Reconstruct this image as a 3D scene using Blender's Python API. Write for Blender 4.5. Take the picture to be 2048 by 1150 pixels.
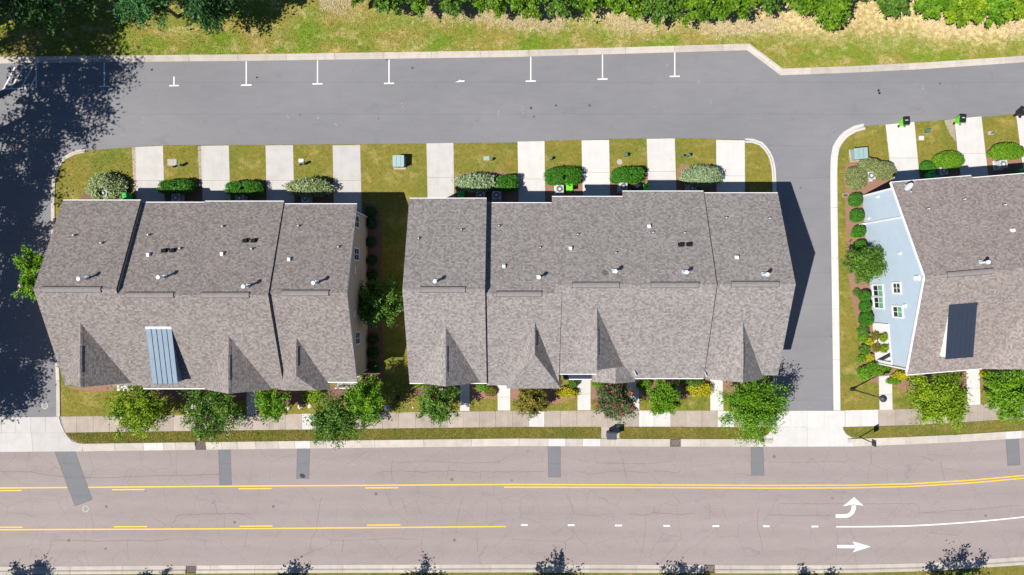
import bpy, math, random
import numpy as np
from mathutils import Vector, Matrix

random.seed(7)
RNG = np.random.default_rng(7)
R = math.radians
for _o in list(bpy.data.objects):
    bpy.data.objects.remove(_o, do_unlink=True)
scene = bpy.context.scene
COL = scene.collection

# ------------------------------------------------------------------ camera, sky, sun, exposure
CAM_H = 66.6            # drone height in metres
PPM = 20.5              # photo pixels per metre on the ground (2048 px wide photo)
cam = bpy.data.cameras.new('camera')
cam.sensor_width = 36.0
cam.lens = 36.0 * CAM_H / (2048.0 / PPM)
cam.clip_start = 0.5
cam.clip_end = 3000.0
camera = bpy.data.objects.new('camera', cam)
camera.location = (0, 0, CAM_H)
COL.objects.link(camera)
scene.camera = camera

SUN_AZ = R(28)          # shadows run towards +x, 28 deg towards +y
SUN_EL = R(55)
world = bpy.data.worlds.new('World')
scene.world = world
world.use_nodes = True
wn = world.node_tree
bg = wn.nodes['Background']
sky = wn.nodes.new('ShaderNodeTexSky')
sky.sky_type = 'NISHITA'
sky.sun_disc = False
sky.sun_elevation = SUN_EL
sky.sun_rotation = math.atan2(-math.cos(SUN_AZ), -math.sin(SUN_AZ))
sky.air_density = 1.0
sky.dust_density = 0.2
sky.ozone_density = 6.0
sky.altitude = 2500
bg.inputs['Strength'].default_value = 0.078
wn.links.new(sky.outputs[0], bg.inputs[0])

sun = bpy.data.lights.new('sun', 'SUN')
sun.energy = 5.0
sun.angle = R(0.5)
sun.color = (1.0, 0.955, 0.89)
sun_o = bpy.data.objects.new('sun', sun)
sun_dir = Vector((math.cos(SUN_AZ) * math.cos(SUN_EL), math.sin(SUN_AZ) * math.cos(SUN_EL), -math.sin(SUN_EL)))
sun_o.rotation_euler = sun_dir.to_track_quat('-Z', 'Y').to_euler()
sun_o.location = (-60, -30, 90)
COL.objects.link(sun_o)

vs = scene.view_settings
vs.view_transform = 'Standard'
vs.look = 'None'
vs.exposure = 0.60
vs.gamma = 1.0
vs.use_curve_mapping = False


def P(px, py, h=0.0):
    """photo pixel -> world point at height h (the drone looks straight down)"""
    f = (CAM_H - h) / CAM_H / PPM
    return ((px - 1024.0) * f, (575.0 - py) * f, h)


def G(px, py):
    return ((px - 1024.0) / PPM, (575.0 - py) / PPM)


# ------------------------------------------------------------------ materials
MATS = {}


def new_mat(name):
    m = bpy.data.materials.new(name)
    m.use_nodes = True
    MATS[name] = m
    nt = m.node_tree
    b = nt.nodes['Principled BSDF']
    return m, nt, b


def nd(nt, typ, **kw):
    n = nt.nodes.new(typ)
    for k, v in kw.items():
        if k.startswith('i_'):
            n.inputs[k[2:].replace('_', ' ')].default_value = v
        else:
            setattr(n, k, v)
    return n


def ramp(nt, fac, stops):
    r = nt.nodes.new('ShaderNodeValToRGB')
    e = r.color_ramp.elements
    while len(e) > len(stops):
        e.remove(e[-1])
    while len(e) < len(stops):
        e.new(0.5)
    for i, (p, c) in enumerate(stops):
        e[i].position = p
        e[i].color = (c[0], c[1], c[2], 1) if len(c) == 3 else c
    nt.links.new(fac, r.inputs[0])
    return r.outputs[0]


def mix(nt, fac, a, b, mode='MIX'):
    m = nt.nodes.new('ShaderNodeMix')
    m.data_type = 'RGBA'
    m.blend_type = mode
    for sock, v in ((m.inputs[0], fac), (m.inputs[6], a), (m.inputs[7], b)):
        if isinstance(v, (int, float)):
            sock.default_value = v
        elif isinstance(v, tuple):
            sock.default_value = (v[0], v[1], v[2], 1)
        else:
            nt.links.new(v, sock)
    return m.outputs[2]


def math_n(nt, op, a, b=None, clamp=False):
    m = nt.nodes.new('ShaderNodeMath')
    m.operation = op
    m.use_clamp = clamp
    for i, v in enumerate((a, b)):
        if v is None:
            continue
        if isinstance(v, (int, float)):
            m.inputs[i].default_value = v
        else:
            nt.links.new(v, m.inputs[i])
    return m.outputs[0]


def pos(nt):
    return nt.nodes.new('ShaderNodeNewGeometry').outputs['Position']


def noise(nt, vec, scale, detail=3.0, rough=0.55, dist=0.0):
    n = nd(nt, 'ShaderNodeTexNoise')
    n.inputs['Scale'].default_value = scale
    n.inputs['Detail'].default_value = detail
    n.inputs['Roughness'].default_value = rough
    n.inputs['Distortion'].default_value = dist
    nt.links.new(vec, n.inputs['Vector'])
    return n.outputs[0]


def vmap(nt, vec, scale=(1, 1, 1), rot=(0, 0, 0), loc=(0, 0, 0)):
    m = nt.nodes.new('ShaderNodeMapping')
    m.inputs['Scale'].default_value = scale
    m.inputs['Rotation'].default_value = rot
    m.inputs['Location'].default_value = loc
    nt.links.new(vec, m.inputs[0])
    return m.outputs[0]


def bump(nt, b, height, strength=0.3, dist=0.02):
    n = nt.nodes.new('ShaderNodeBump')
    n.inputs['Strength'].default_value = strength
    n.inputs['Distance'].default_value = dist
    nt.links.new(height, n.inputs['Height'])
    nt.links.new(n.outputs[0], b.inputs['Normal'])


def simple(name, col, rough=0.6, metal=0.0, var=0.12, scale=6.0, spec=0.4, bmp=0.0):
    m, nt, b = new_mat(name)
    p = pos(nt)
    n = noise(nt, p, scale, 4)
    c = mix(nt, n, tuple(x * (1 - var) for x in col), tuple(min(1, x * (1 + var)) for x in col))
    nt.links.new(c, b.inputs['Base Color'])
    b.inputs['Roughness'].default_value = rough
    b.inputs['Metallic'].default_value = metal
    b.inputs['Specular IOR Level'].default_value = spec
    if bmp:
        bump(nt, b, noise(nt, p, scale * 6, 3), bmp, 0.01)
    return m


def asphalt(name, base, blotch, fine=0.25, cracks=False, patchy=0.25):
    m, nt, b = new_mat(name)
    p = pos(nt)
    big = noise(nt, vmap(nt, p, (0.06, 0.11, 0.1)), 1.0, 5, 0.6)
    c = mix(nt, big, tuple(x * (1 - patchy) for x in base), tuple(x * (1 + patchy * 0.8) for x in blotch))
    med = noise(nt, vmap(nt, p, (0.5, 1.6, 1)), 1.0, 6, 0.65)
    c = mix(nt, 1.0, c, ramp(nt, med, [(0.25, (0.945,) * 3), (0.75, (1.05,) * 3)]), 'MULTIPLY')
    fn = noise(nt, p, 9.0, 5, 0.75)
    c = mix(nt, 1.0, c, ramp(nt, fn, [(0.3, (1 - fine,) * 3), (0.7, (1 + fine,) * 3)]), 'MULTIPLY')
    # oil spots and dropped tar
    v = nd(nt, 'ShaderNodeTexVoronoi')
    v.inputs['Scale'].default_value = 0.35
    nt.links.new(p, v.inputs['Vector'])
    spot = ramp(nt, v.outputs['Distance'], [(0.035, (0.45,) * 3), (0.07, (1,) * 3)])
    c = mix(nt, 0.8, c, mix(nt, 1.0, c, spot, 'MULTIPLY'))
    stain_ = noise(nt, vmap(nt, p, (0.35, 0.6, 1), loc=(4, 9, 0)), 1.0, 4, 0.6, 0.5)
    c = mix(nt, 1.0, c, ramp(nt, stain_, [(0.26, (0.88, 0.88, 0.89)), (0.40, (1, 1, 1))]), 'MULTIPLY')
    if not cracks:
        sq = nt.nodes.new('ShaderNodeSeparateXYZ'); nt.links.new(p, sq.inputs[0])
        ln = math_n(nt, 'ABSOLUTE', math_n(nt, 'SUBTRACT', math_n(nt, 'FRACT', math_n(nt, 'DIVIDE', math_n(nt, 'ADD', sq.outputs[1], math_n(nt, 'MULTIPLY', noise(nt, vmap(nt, p, (.15, .15, 0)), 1.0, 3), .25)), 3.1)), 0.5))
        c = mix(nt, 1.0, c, ramp(nt, ln, [(0.0, (0.93,) * 3), (0.012, (0.93,) * 3), (0.022, (1,) * 3)]), 'MULTIPLY')
    if cracks:
        dn = nd(nt, 'ShaderNodeTexNoise')
        dn.inputs['Scale'].default_value = 0.9
        dn.inputs['Detail'].default_value = 5
        nt.links.new(p, dn.inputs['Vector'])
        wv = nt.nodes.new('ShaderNodeMix'); wv.data_type = 'VECTOR'
        wv.inputs[0].default_value = 0.16
        nt.links.new(vmap(nt, p, (0.55, 0.55, 0)), wv.inputs[4]); nt.links.new(dn.outputs['Color'], wv.inputs[5])
        v2 = nd(nt, 'ShaderNodeTexVoronoi', feature='DISTANCE_TO_EDGE')
        v2.inputs['Scale'].default_value = 0.75
        nt.links.new(wv.outputs[1], v2.inputs['Vector'])
        line = ramp(nt, v2.outputs['Distance'], [(0.0, (0.0,) * 3), (0.011, (1,) * 3)])
        where = ramp(nt, noise(nt, vmap(nt, p, (0.08, 0.3, 1)), 1.0, 3), [(0.30, (1,) * 3), (0.46, (0,) * 3)])
        fac = math_n(nt, 'MAXIMUM', line, where)
        sxy = nt.nodes.new('ShaderNodeSeparateXYZ'); nt.links.new(p, sxy.inputs[0])
        wob = math_n(nt, 'MULTIPLY', noise(nt, vmap(nt, p, (0.1, 0.5, 0)), 1.0, 4), 1.2)
        wheel = math_n(nt, 'SINE', math_n(nt, 'MULTIPLY', math_n(nt, 'ADD', sxy.outputs[1], wob), 3.3))
        c = mix(nt, 1.0, c, ramp(nt, math_n(nt, 'ADD', math_n(nt, 'MULTIPLY', wheel, 0.5), 0.5), [(0.0, (0.965, 0.962, 0.965)), (1.0, (1.02, 1.02, 1.02))]), 'MULTIPLY')
        c = mix(nt, 1.0, c, ramp(nt, fac, [(0, (0.84, 0.83, 0.84)), (1, (1, 1, 1))]), 'MULTIPLY')
    nt.links.new(c, b.inputs['Base Color'])
    b.inputs['Roughness'].default_value = 0.93
    b.inputs['Specular IOR Level'].default_value = 0.15
    bump(nt, b, noise(nt, p, 30, 4, 0.7), 0.35, 0.01)
    return m


def concrete(name, col, var=0.1, stain=0.2):
    m, nt, b = new_mat(name)
    p = pos(nt)
    oi = nt.nodes.new('ShaderNodeObjectInfo')
    c = mix(nt, oi.outputs['Random'], tuple(x * (1 - var) for x in col), tuple(x * (1 + var) for x in col))
    st = noise(nt, p, 0.9, 6, 0.65, 0.4)
    c = mix(nt, 1.0, c, ramp(nt, st, [(0.3, (1 - stain, 1 - stain * 1.15, 1 - stain * 1.35)), (0.6, (1, 1, 1))]), 'MULTIPLY')
    c = mix(nt, 1.0, c, ramp(nt, noise(nt, p, 14, 5, 0.7), [(0.3, (0.93,) * 3), (0.7, (1.05,) * 3)]), 'MULTIPLY')
    tyre = noise(nt, vmap(nt, p, (1.6, 0.16, 1)), 1.0, 4, 0.6)
    c = mix(nt, 1.0, c, ramp(nt, tyre, [(0.32, (1 - stain * .55, 1 - stain * .58, 1 - stain * .62)), (0.52, (1, 1, 1))]), 'MULTIPLY')
    nt.links.new(c, b.inputs['Base Color'])
    b.inputs['Roughness'].default_value = 0.9
    b.inputs['Specular IOR Level'].default_value = 0.2
    bump(nt, b, noise(nt, p, 40, 3), 0.15, 0.005)
    return m


def grass_mat(name, olive, green, straw, green_amt=0.5, straw_amt=0.4, band=None):
    m, nt, b = new_mat(name)
    p = pos(nt)
    n1 = noise(nt, vmap(nt, p, (0.22, 0.34, 0.1)), 1.0, 5, 0.62, 0.3)
    n2 = noise(nt, vmap(nt, p, (0.55, 0.7, 0.1), loc=(13, 5, 0)), 1.0, 5, 0.65, 0.2)
    n3 = noise(nt, p, 2.6, 4, 0.7)
    c = mix(nt, ramp(nt, n1, [(0.62 - green_amt * 0.35, (0,) * 3), (0.78 - green_amt * 0.25, (1,) * 3)]), olive, green)
    sfac = ramp(nt, n2, [(0.66 - straw_amt * 0.35, (0,) * 3), (0.84 - straw_amt * 0.3, (1,) * 3)])
    if band is not None:
        # worn, dry strip along the planting (position in the place, metres)
        sx = nt.nodes.new('ShaderNodeSeparateXYZ'); nt.links.new(p, sx.inputs[0])
        wob = math_n(nt, 'MULTIPLY', math_n(nt, 'SUBTRACT', noise(nt, vmap(nt, p, (0.25, 0.25, 0)), 1.0, 5, 0.7), 0.5), 6.0)
        yy = math_n(nt, 'ADD', math_n(nt, 'ADD', sx.outputs[1], wob), math_n(nt, 'MULTIPLY', sx.outputs[0], 0.045))
        mr = nt.nodes.new('ShaderNodeMapRange')
        mr.inputs[1].default_value = band[0]; mr.inputs[2].default_value = band[1]
        nt.links.new(yy, mr.inputs[0])
        xr = nt.nodes.new('ShaderNodeMapRange')
        xr.inputs[1].default_value = band[2]; xr.inputs[2].default_value = band[3]
        nt.links.new(sx.outputs[0], xr.inputs[0])
        bf = math_n(nt, 'MULTIPLY', mr.outputs[0], xr.outputs[0])
        sfac = math_n(nt, 'MAXIMUM', math_n(nt, 'MULTIPLY', sfac, 0.6), bf)
        pale = mix(nt, ramp(nt, n3, [(0.42, (0,) * 3), (0.62, (1,) * 3)]), straw, (0.54, 0.43, 0.255))
        strawc = pale
    else:
        strawc = straw
        sfac = math_n(nt, 'MULTIPLY', sfac, 0.75)
    c = mix(nt, sfac, c, strawc)
    c = mix(nt, 1.0, c, ramp(nt, n3, [(0.25, (0.72, 0.76, 0.7)), (0.75, (1.25, 1.2, 1.2))]), 'MULTIPLY')
    c = mix(nt, 1.0, c, ramp(nt, noise(nt, p, 11, 4, 0.8), [(0.3, (0.82,) * 3), (0.7, (1.2,) * 3)]), 'MULTIPLY')
    at = nt.nodes.new('ShaderNodeAttribute'); at.attribute_name = 'tint'
    k = math_n(nt, 'ADD', at.outputs['Fac'], 1.0)
    cc_ = nt.nodes.new('ShaderNodeCombineXYZ')
    for i_ in range(3): nt.links.new(k, cc_.inputs[i_])
    c = mix(nt, 1.0, c, cc_.outputs[0], 'MULTIPLY')
    nt.links.new(c, b.inputs['Base Color'])
    b.inputs['Roughness'].default_value = 0.9
    b.inputs['Specular IOR Level'].default_value = 0.1
    return m


def leaf_mat(name, c0, c1, c2, trans=0.25, rough=0.55):
    m, nt, b = new_mat(name)
    a = nt.nodes.new('ShaderNodeAttribute'); a.attribute_name = 'tint'
    c = ramp(nt, a.outputs['Fac'], [(0.0, c0), (0.5, c1), (1.0, c2)])
    nt.links.new(c, b.inputs['Base Color'])
    b.inputs['Roughness'].default_value = rough
    b.inputs['Specular IOR Level'].default_value = 0.3
    t = nt.nodes.new('ShaderNodeBsdfTranslucent')
    nt.links.new(mix(nt, 1.0, c, (1.0, 1.15, 0.6), 'MULTIPLY'), t.inputs[0])
    ms = nt.nodes.new('ShaderNodeMixShader'); ms.inputs[0].default_value = trans
    nt.links.new(b.outputs[0], ms.inputs[1]); nt.links.new(t.outputs[0], ms.inputs[2])
    nt.links.new(ms.outputs[0], nt.nodes['Material Output'].inputs[0])
    return m


def shingle_mat(name, c1, c2, warm):
    m, nt, b = new_mat(name)
    uv = nt.nodes.new('ShaderNodeUVMap').outputs[0]
    p = pos(nt)

    def brick(w, h, off, sq, loc):
        br = nd(nt, 'ShaderNodeTexBrick')
        br.offset = off; br.squash = sq; br.squash_frequency = 3; br.offset_frequency = 2
        br.inputs['Scale'].default_value = 1.0
        br.inputs['Brick Width'].default_value = w
        br.inputs['Row Height'].default_value = h
        br.inputs['Mortar Size'].default_value = 0.012
        br.inputs['Mortar Smooth'].default_value = 0.3
        br.inputs['Bias'].default_value = 0.0
        br.inputs['Color1'].default_value = (0, 0, 0, 1)
        br.inputs['Color2'].default_value = (1, 1, 1, 1)
        br.inputs['Mortar'].default_value = (0.15, 0.15, 0.15, 1)
        nt.links.new(vmap(nt, uv, loc=loc), br.inputs['Vector'])
        return br
    b1 = brick(0.20, 0.142, 0.37, 1.25, (0, 0, 0))
    sp0 = nt.nodes.new('ShaderNodeSeparateXYZ'); nt.links.new(uv, sp0.inputs[0])
    row = math_n(nt, 'FLOOR', math_n(nt, 'DIVIDE', sp0.outputs[1], 0.142))
    wr = nt.nodes.new('ShaderNodeTexWhiteNoise'); wr.noise_dimensions = '1D'; nt.links.new(row, wr.inputs['W'])
    colx = math_n(nt, 'FLOOR', math_n(nt, 'ADD', math_n(nt, 'DIVIDE', sp0.outputs[0], 0.17), math_n(nt, 'MULTIPLY', wr.outputs['Value'], 7.0)))
    cb = nt.nodes.new('ShaderNodeCombineXYZ'); nt.links.new(colx, cb.inputs[0]); nt.links.new(row, cb.inputs[1])
    wn_ = nt.nodes.new('ShaderNodeTexWhiteNoise'); wn_.noise_dimensions = '2D'
    nt.links.new(cb.outputs[0], wn_.inputs['Vector'])
    t = mix(nt, 0.62, b1.outputs[0], wn_.outputs['Value'])
    c = ramp(nt, t, [(0.0, c1), (0.5, tuple((x + y) / 2 for x, y in zip(c1, c2))), (1.0, c2)])
    wf = ramp(nt, noise(nt, vmap(nt, uv, (4.5, 7, 1)), 1.0, 3, 0.7), [(0.45, (0,) * 3), (0.7, (1,) * 3)])
    c = mix(nt, math_n(nt, 'MULTIPLY', wf, 0.35), c, mix(nt, 1.0, c, warm, 'MULTIPLY'))
    c = mix(nt, 1.0, c, ramp(nt, noise(nt, vmap(nt, p, (0.18, 0.3, 0.3)), 1.0, 4), [(0.3, (0.97,) * 3), (0.7, (1.03,) * 3)]), 'MULTIPLY')
    nt.links.new(c, b.inputs['Base Color'])
    b.inputs['Roughness'].default_value = 0.95
    b.inputs['Specular IOR Level'].default_value = 0.12
    # overlapping courses: each one thicker at its lower edge
    sp = nt.nodes.new('ShaderNodeSeparateXYZ'); nt.links.new(uv, sp.inputs[0])
    fr = math_n(nt, 'FRACT', math_n(nt, 'DIVIDE', sp.outputs[1], 0.142))
    hgt = math_n(nt, 'ADD', math_n(nt, 'MULTIPLY', math_n(nt, 'SUBTRACT', 1.0, fr), 0.8), math_n(nt, 'MULTIPLY', t, 0.5))
    bump(nt, b, hgt, 0.5, 0.012)
    return m


def siding_mat(name, col, course=0.16, vertical=True):
    m, nt, b = new_mat(name)
    p = pos(nt)
    sx = nt.nodes.new('ShaderNodeSeparateXYZ'); nt.links.new(p, sx.inputs[0])
    fr = math_n(nt, 'FRACT', math_n(nt, 'DIVIDE', sx.outputs[2], course))
    lap = ramp(nt, fr, [(0.0, (0.78,) * 3), (0.12, (1,) * 3)])
    c = mix(nt, noise(nt, p, 1.2, 4), tuple(x * 0.93 for x in col), tuple(min(1, x * 1.06) for x in col))
    c = mix(nt, 1.0, c, lap, 'MULTIPLY')
    nt.links.new(c, b.inputs['Base Color'])
    b.inputs['Roughness'].default_value = 0.7
    b.inputs['Specular IOR Level'].default_value = 0.25
    bump(nt, b, math_n(nt, 'SUBTRACT', 1.0, fr), 0.4, 0.02)
    return m


def glass_mat(name, col):
    m, nt, b = new_mat(name)
    b.inputs['Base Color'].default_value = (*col, 1)
    b.inputs['Roughness'].default_value = 0.06
    b.inputs['Specular IOR Level'].default_value = 0.7
    return m


asphalt('lot_asphalt', (0.152, 0.152, 0.163), (0.200, 0.196, 0.200), 0.10, patchy=0.12)
asphalt('road_asphalt', (0.238, 0.203, 0.191), (0.264, 0.226, 0.214), 0.14, cracks=True, patchy=0.08)
asphalt('patch_asphalt', (0.138, 0.142, 0.150), (0.16, 0.162, 0.168), 0.14, patchy=0.06)
concrete('drive_concrete', (0.43, 0.415, 0.395), 0.05, 0.10)
concrete('walk_concrete', (0.345, 0.296, 0.252), 0.11, 0.18)
concrete('new_concrete', (0.50, 0.485, 0.465), 0.04, 0.08)
concrete('kerb_concrete', (0.425, 0.385, 0.34), 0.09, 0.14)
concrete('gravel_concrete', (0.42, 0.34, 0.28), 0.1, 0.3)
grass_mat('lawn_grass', (0.172, 0.152, 0.030), (0.118, 0.140, 0.022), (0.31, 0.24, 0.09), 0.46, 0.38)
grass_mat('verge_grass', (0.152, 0.135, 0.030), (0.105, 0.122, 0.022), (0.25, 0.175, 0.065), 0.5, 0.34)
grass_mat('field_grass', (0.225, 0.190, 0.045), (0.125, 0.185, 0.018), (0.38, 0.29, 0.12), 0.66, 0.46, band=(24.9, 27.6, -22, 6))
simple('dry_straw', (0.50, 0.405, 0.235), 0.9, var=0.25, scale=3)
simple('mulch', (0.155, 0.088, 0.062), 0.95, var=0.45, scale=9, bmp=0.8)
simple('pine_straw', (0.23, 0.125, 0.085), 0.95, var=0.35, scale=9, bmp=0.8)
simple('white_paint', (0.66, 0.655, 0.635), 0.7, var=0.08, scale=8)
simple('yellow_paint', (0.64, 0.415, 0.016), 0.7, var=0.22, scale=9)
simple('crack_fill', (0.125, 0.108, 0.106), 0.9, var=0.25, scale=4)
simple('white_trim', (0.70, 0.70, 0.69), 0.45, var=0.03)
simple('white_metal', (0.78, 0.80, 0.82), 0.35, var=0.06, metal=0.1)
simple('galvanised', (0.38, 0.44, 0.48), 0.6, metal=0.1, var=0.12)
simple('black_rubber', (0.012, 0.012, 0.013), 0.7, var=0.2)
simple('black_plastic', (0.014, 0.015, 0.018), 0.45, var=0.2)
simple('black_metal', (0.016, 0.017, 0.02), 0.4, var=0.2)
simple('dark_sign', (0.03, 0.032, 0.038), 0.5, var=0.2)
simple('bin_green', (0.14, 0.56, 0.018), 0.4, var=0.06)
simple('bin_deep_green', (0.02, 0.36, 0.045), 0.4, var=0.06)
simple('cabinet_green', (0.24, 0.34, 0.335), 0.5, var=0.08)
simple('pedestal_green', (0.06, 0.145, 0.125), 0.5, var=0.12)
simple('box_lid_grey', (0.33, 0.31, 0.27), 0.8, var=0.15)
simple('box_lid_pale', (0.55, 0.56, 0.57), 0.7, var=0.1)
simple('unit_grey', (0.42, 0.42, 0.42), 0.5, var=0.08)
simple('unit_dark', (0.03, 0.03, 0.032), 0.6, var=0.1)
simple('mailbox_paint', (0.045, 0.055, 0.075), 0.5, var=0.1)
simple('rusty_iron', (0.085, 0.055, 0.05), 0.7, var=0.4, scale=12)
simple('cast_iron', (0.09, 0.088, 0.085), 0.6, var=0.3)
simple('seam_metal', (0.125, 0.185, 0.245), 0.6, metal=0.0, var=0.2, scale=2.5, bmp=0.25)
simple('seam_rib', (0.03, 0.04, 0.055), 0.5, metal=0.3)
simple('navy_metal', (0.022, 0.030, 0.048), 0.5, metal=0.0, var=0.12, scale=2)
simple('ridge_cap', (0.195, 0.176, 0.168), 0.95, var=0.3, scale=3.5, bmp=0.5)
simple('vent_base', (0.10, 0.095, 0.09), 0.9, var=0.2)
simple('black_vent', (0.010, 0.011, 0.011), 0.8, spec=0.1)
simple('bark', (0.115, 0.085, 0.062), 0.9, var=0.3, scale=7, bmp=0.6)
simple('soffit', (0.62, 0.62, 0.60), 0.6, var=0.03)
simple('door_paint', (0.62, 0.60, 0.56), 0.5, var=0.04)
simple('front_door', (0.10, 0.04, 0.035), 0.45, var=0.05)
simple('window_green', (0.11, 0.34, 0.20), 0.8, var=0.15)
simple('terracotta', (0.30, 0.13, 0.075), 0.8)
simple('stone', (0.5, 0.42, 0.34), 0.85, var=0.2)
simple('blossom_pink', (0.72, 0.53, 0.52), 0.8, var=0.1)
simple('blossom_red', (0.55, 0.07, 0.10), 0.8, var=0.2)
simple('step_flashing', (0.045, 0.045, 0.05), 0.7)
glass_mat('window_glass', (0.02, 0.026, 0.028))
siding_mat('siding_beige', (0.43, 0.355, 0.285))
siding_mat('siding_blue', (0.405, 0.485, 0.56))
siding_mat('siding_grey', (0.30, 0.30, 0.29))
shingle_mat('shingle_brown', (0.118, 0.103, 0.095), (0.270, 0.240, 0.224), (1.04, 0.94, 0.92))
shingle_mat('shingle_grey', (0.132, 0.119, 0.112), (0.292, 0.268, 0.255), (1.04, 0.93, 0.91))
shingle_mat('shingle_rose', (0.142, 0.121, 0.111), (0.300, 0.259, 0.239), (1.05, 0.94, 0.91))
leaf_mat('leaf_hedge', (0.0275, 0.1115, 0.0050), (0.0468, 0.1788, 0.0080), (0.0825, 0.2503, 0.0160))
leaf_mat('leaf_pale', (0.115, 0.175, 0.050), (0.26, 0.32, 0.135), (0.42, 0.46, 0.25), 0.15)
leaf_mat('leaf_sage', (0.14, 0.20, 0.09), (0.25, 0.33, 0.17), (0.38, 0.46, 0.27), 0.15)
leaf_mat('leaf_olive', (0.085, 0.12, 0.03), (0.19, 0.22, 0.075), (0.33, 0.34, 0.15), 0.15)
leaf_mat('leaf_lime', (0.0776, 0.1631, 0.0050), (0.1786, 0.2872, 0.0080), (0.3260, 0.4192, 0.0140))
leaf_mat('leaf_mid', (0.0358, 0.0930, 0.0096), (0.0813, 0.1800, 0.0168), (0.1625, 0.2775, 0.0300))
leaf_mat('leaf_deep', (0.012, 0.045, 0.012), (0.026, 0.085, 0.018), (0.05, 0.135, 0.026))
leaf_mat('leaf_bright', (0.0538, 0.1465, 0.0050), (0.1121, 0.2541, 0.0080), (0.2093, 0.3588, 0.0140))
leaf_mat('leaf_gold', (0.1610, 0.1955, 0.0060), (0.3795, 0.3450, 0.0080), (0.5980, 0.4830, 0.0120))
leaf_mat('leaf_redgreen', (0.0455, 0.0900, 0.0240), (0.0910, 0.1425, 0.0540), (0.2210, 0.1275, 0.0720))
leaf_mat('leaf_russet', (0.0688, 0.1125, 0.0150), (0.1750, 0.1750, 0.0200), (0.3500, 0.2000, 0.0450))
leaf_mat('leaf_pine', (0.0240, 0.0858, 0.0259), (0.0540, 0.1650, 0.0403), (0.1080, 0.2640, 0.0720))
leaf_mat('leaf_wood', (0.0489, 0.1222, 0.0045), (0.1121, 0.2229, 0.0081), (0.2084, 0.3306, 0.0144))


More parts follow.
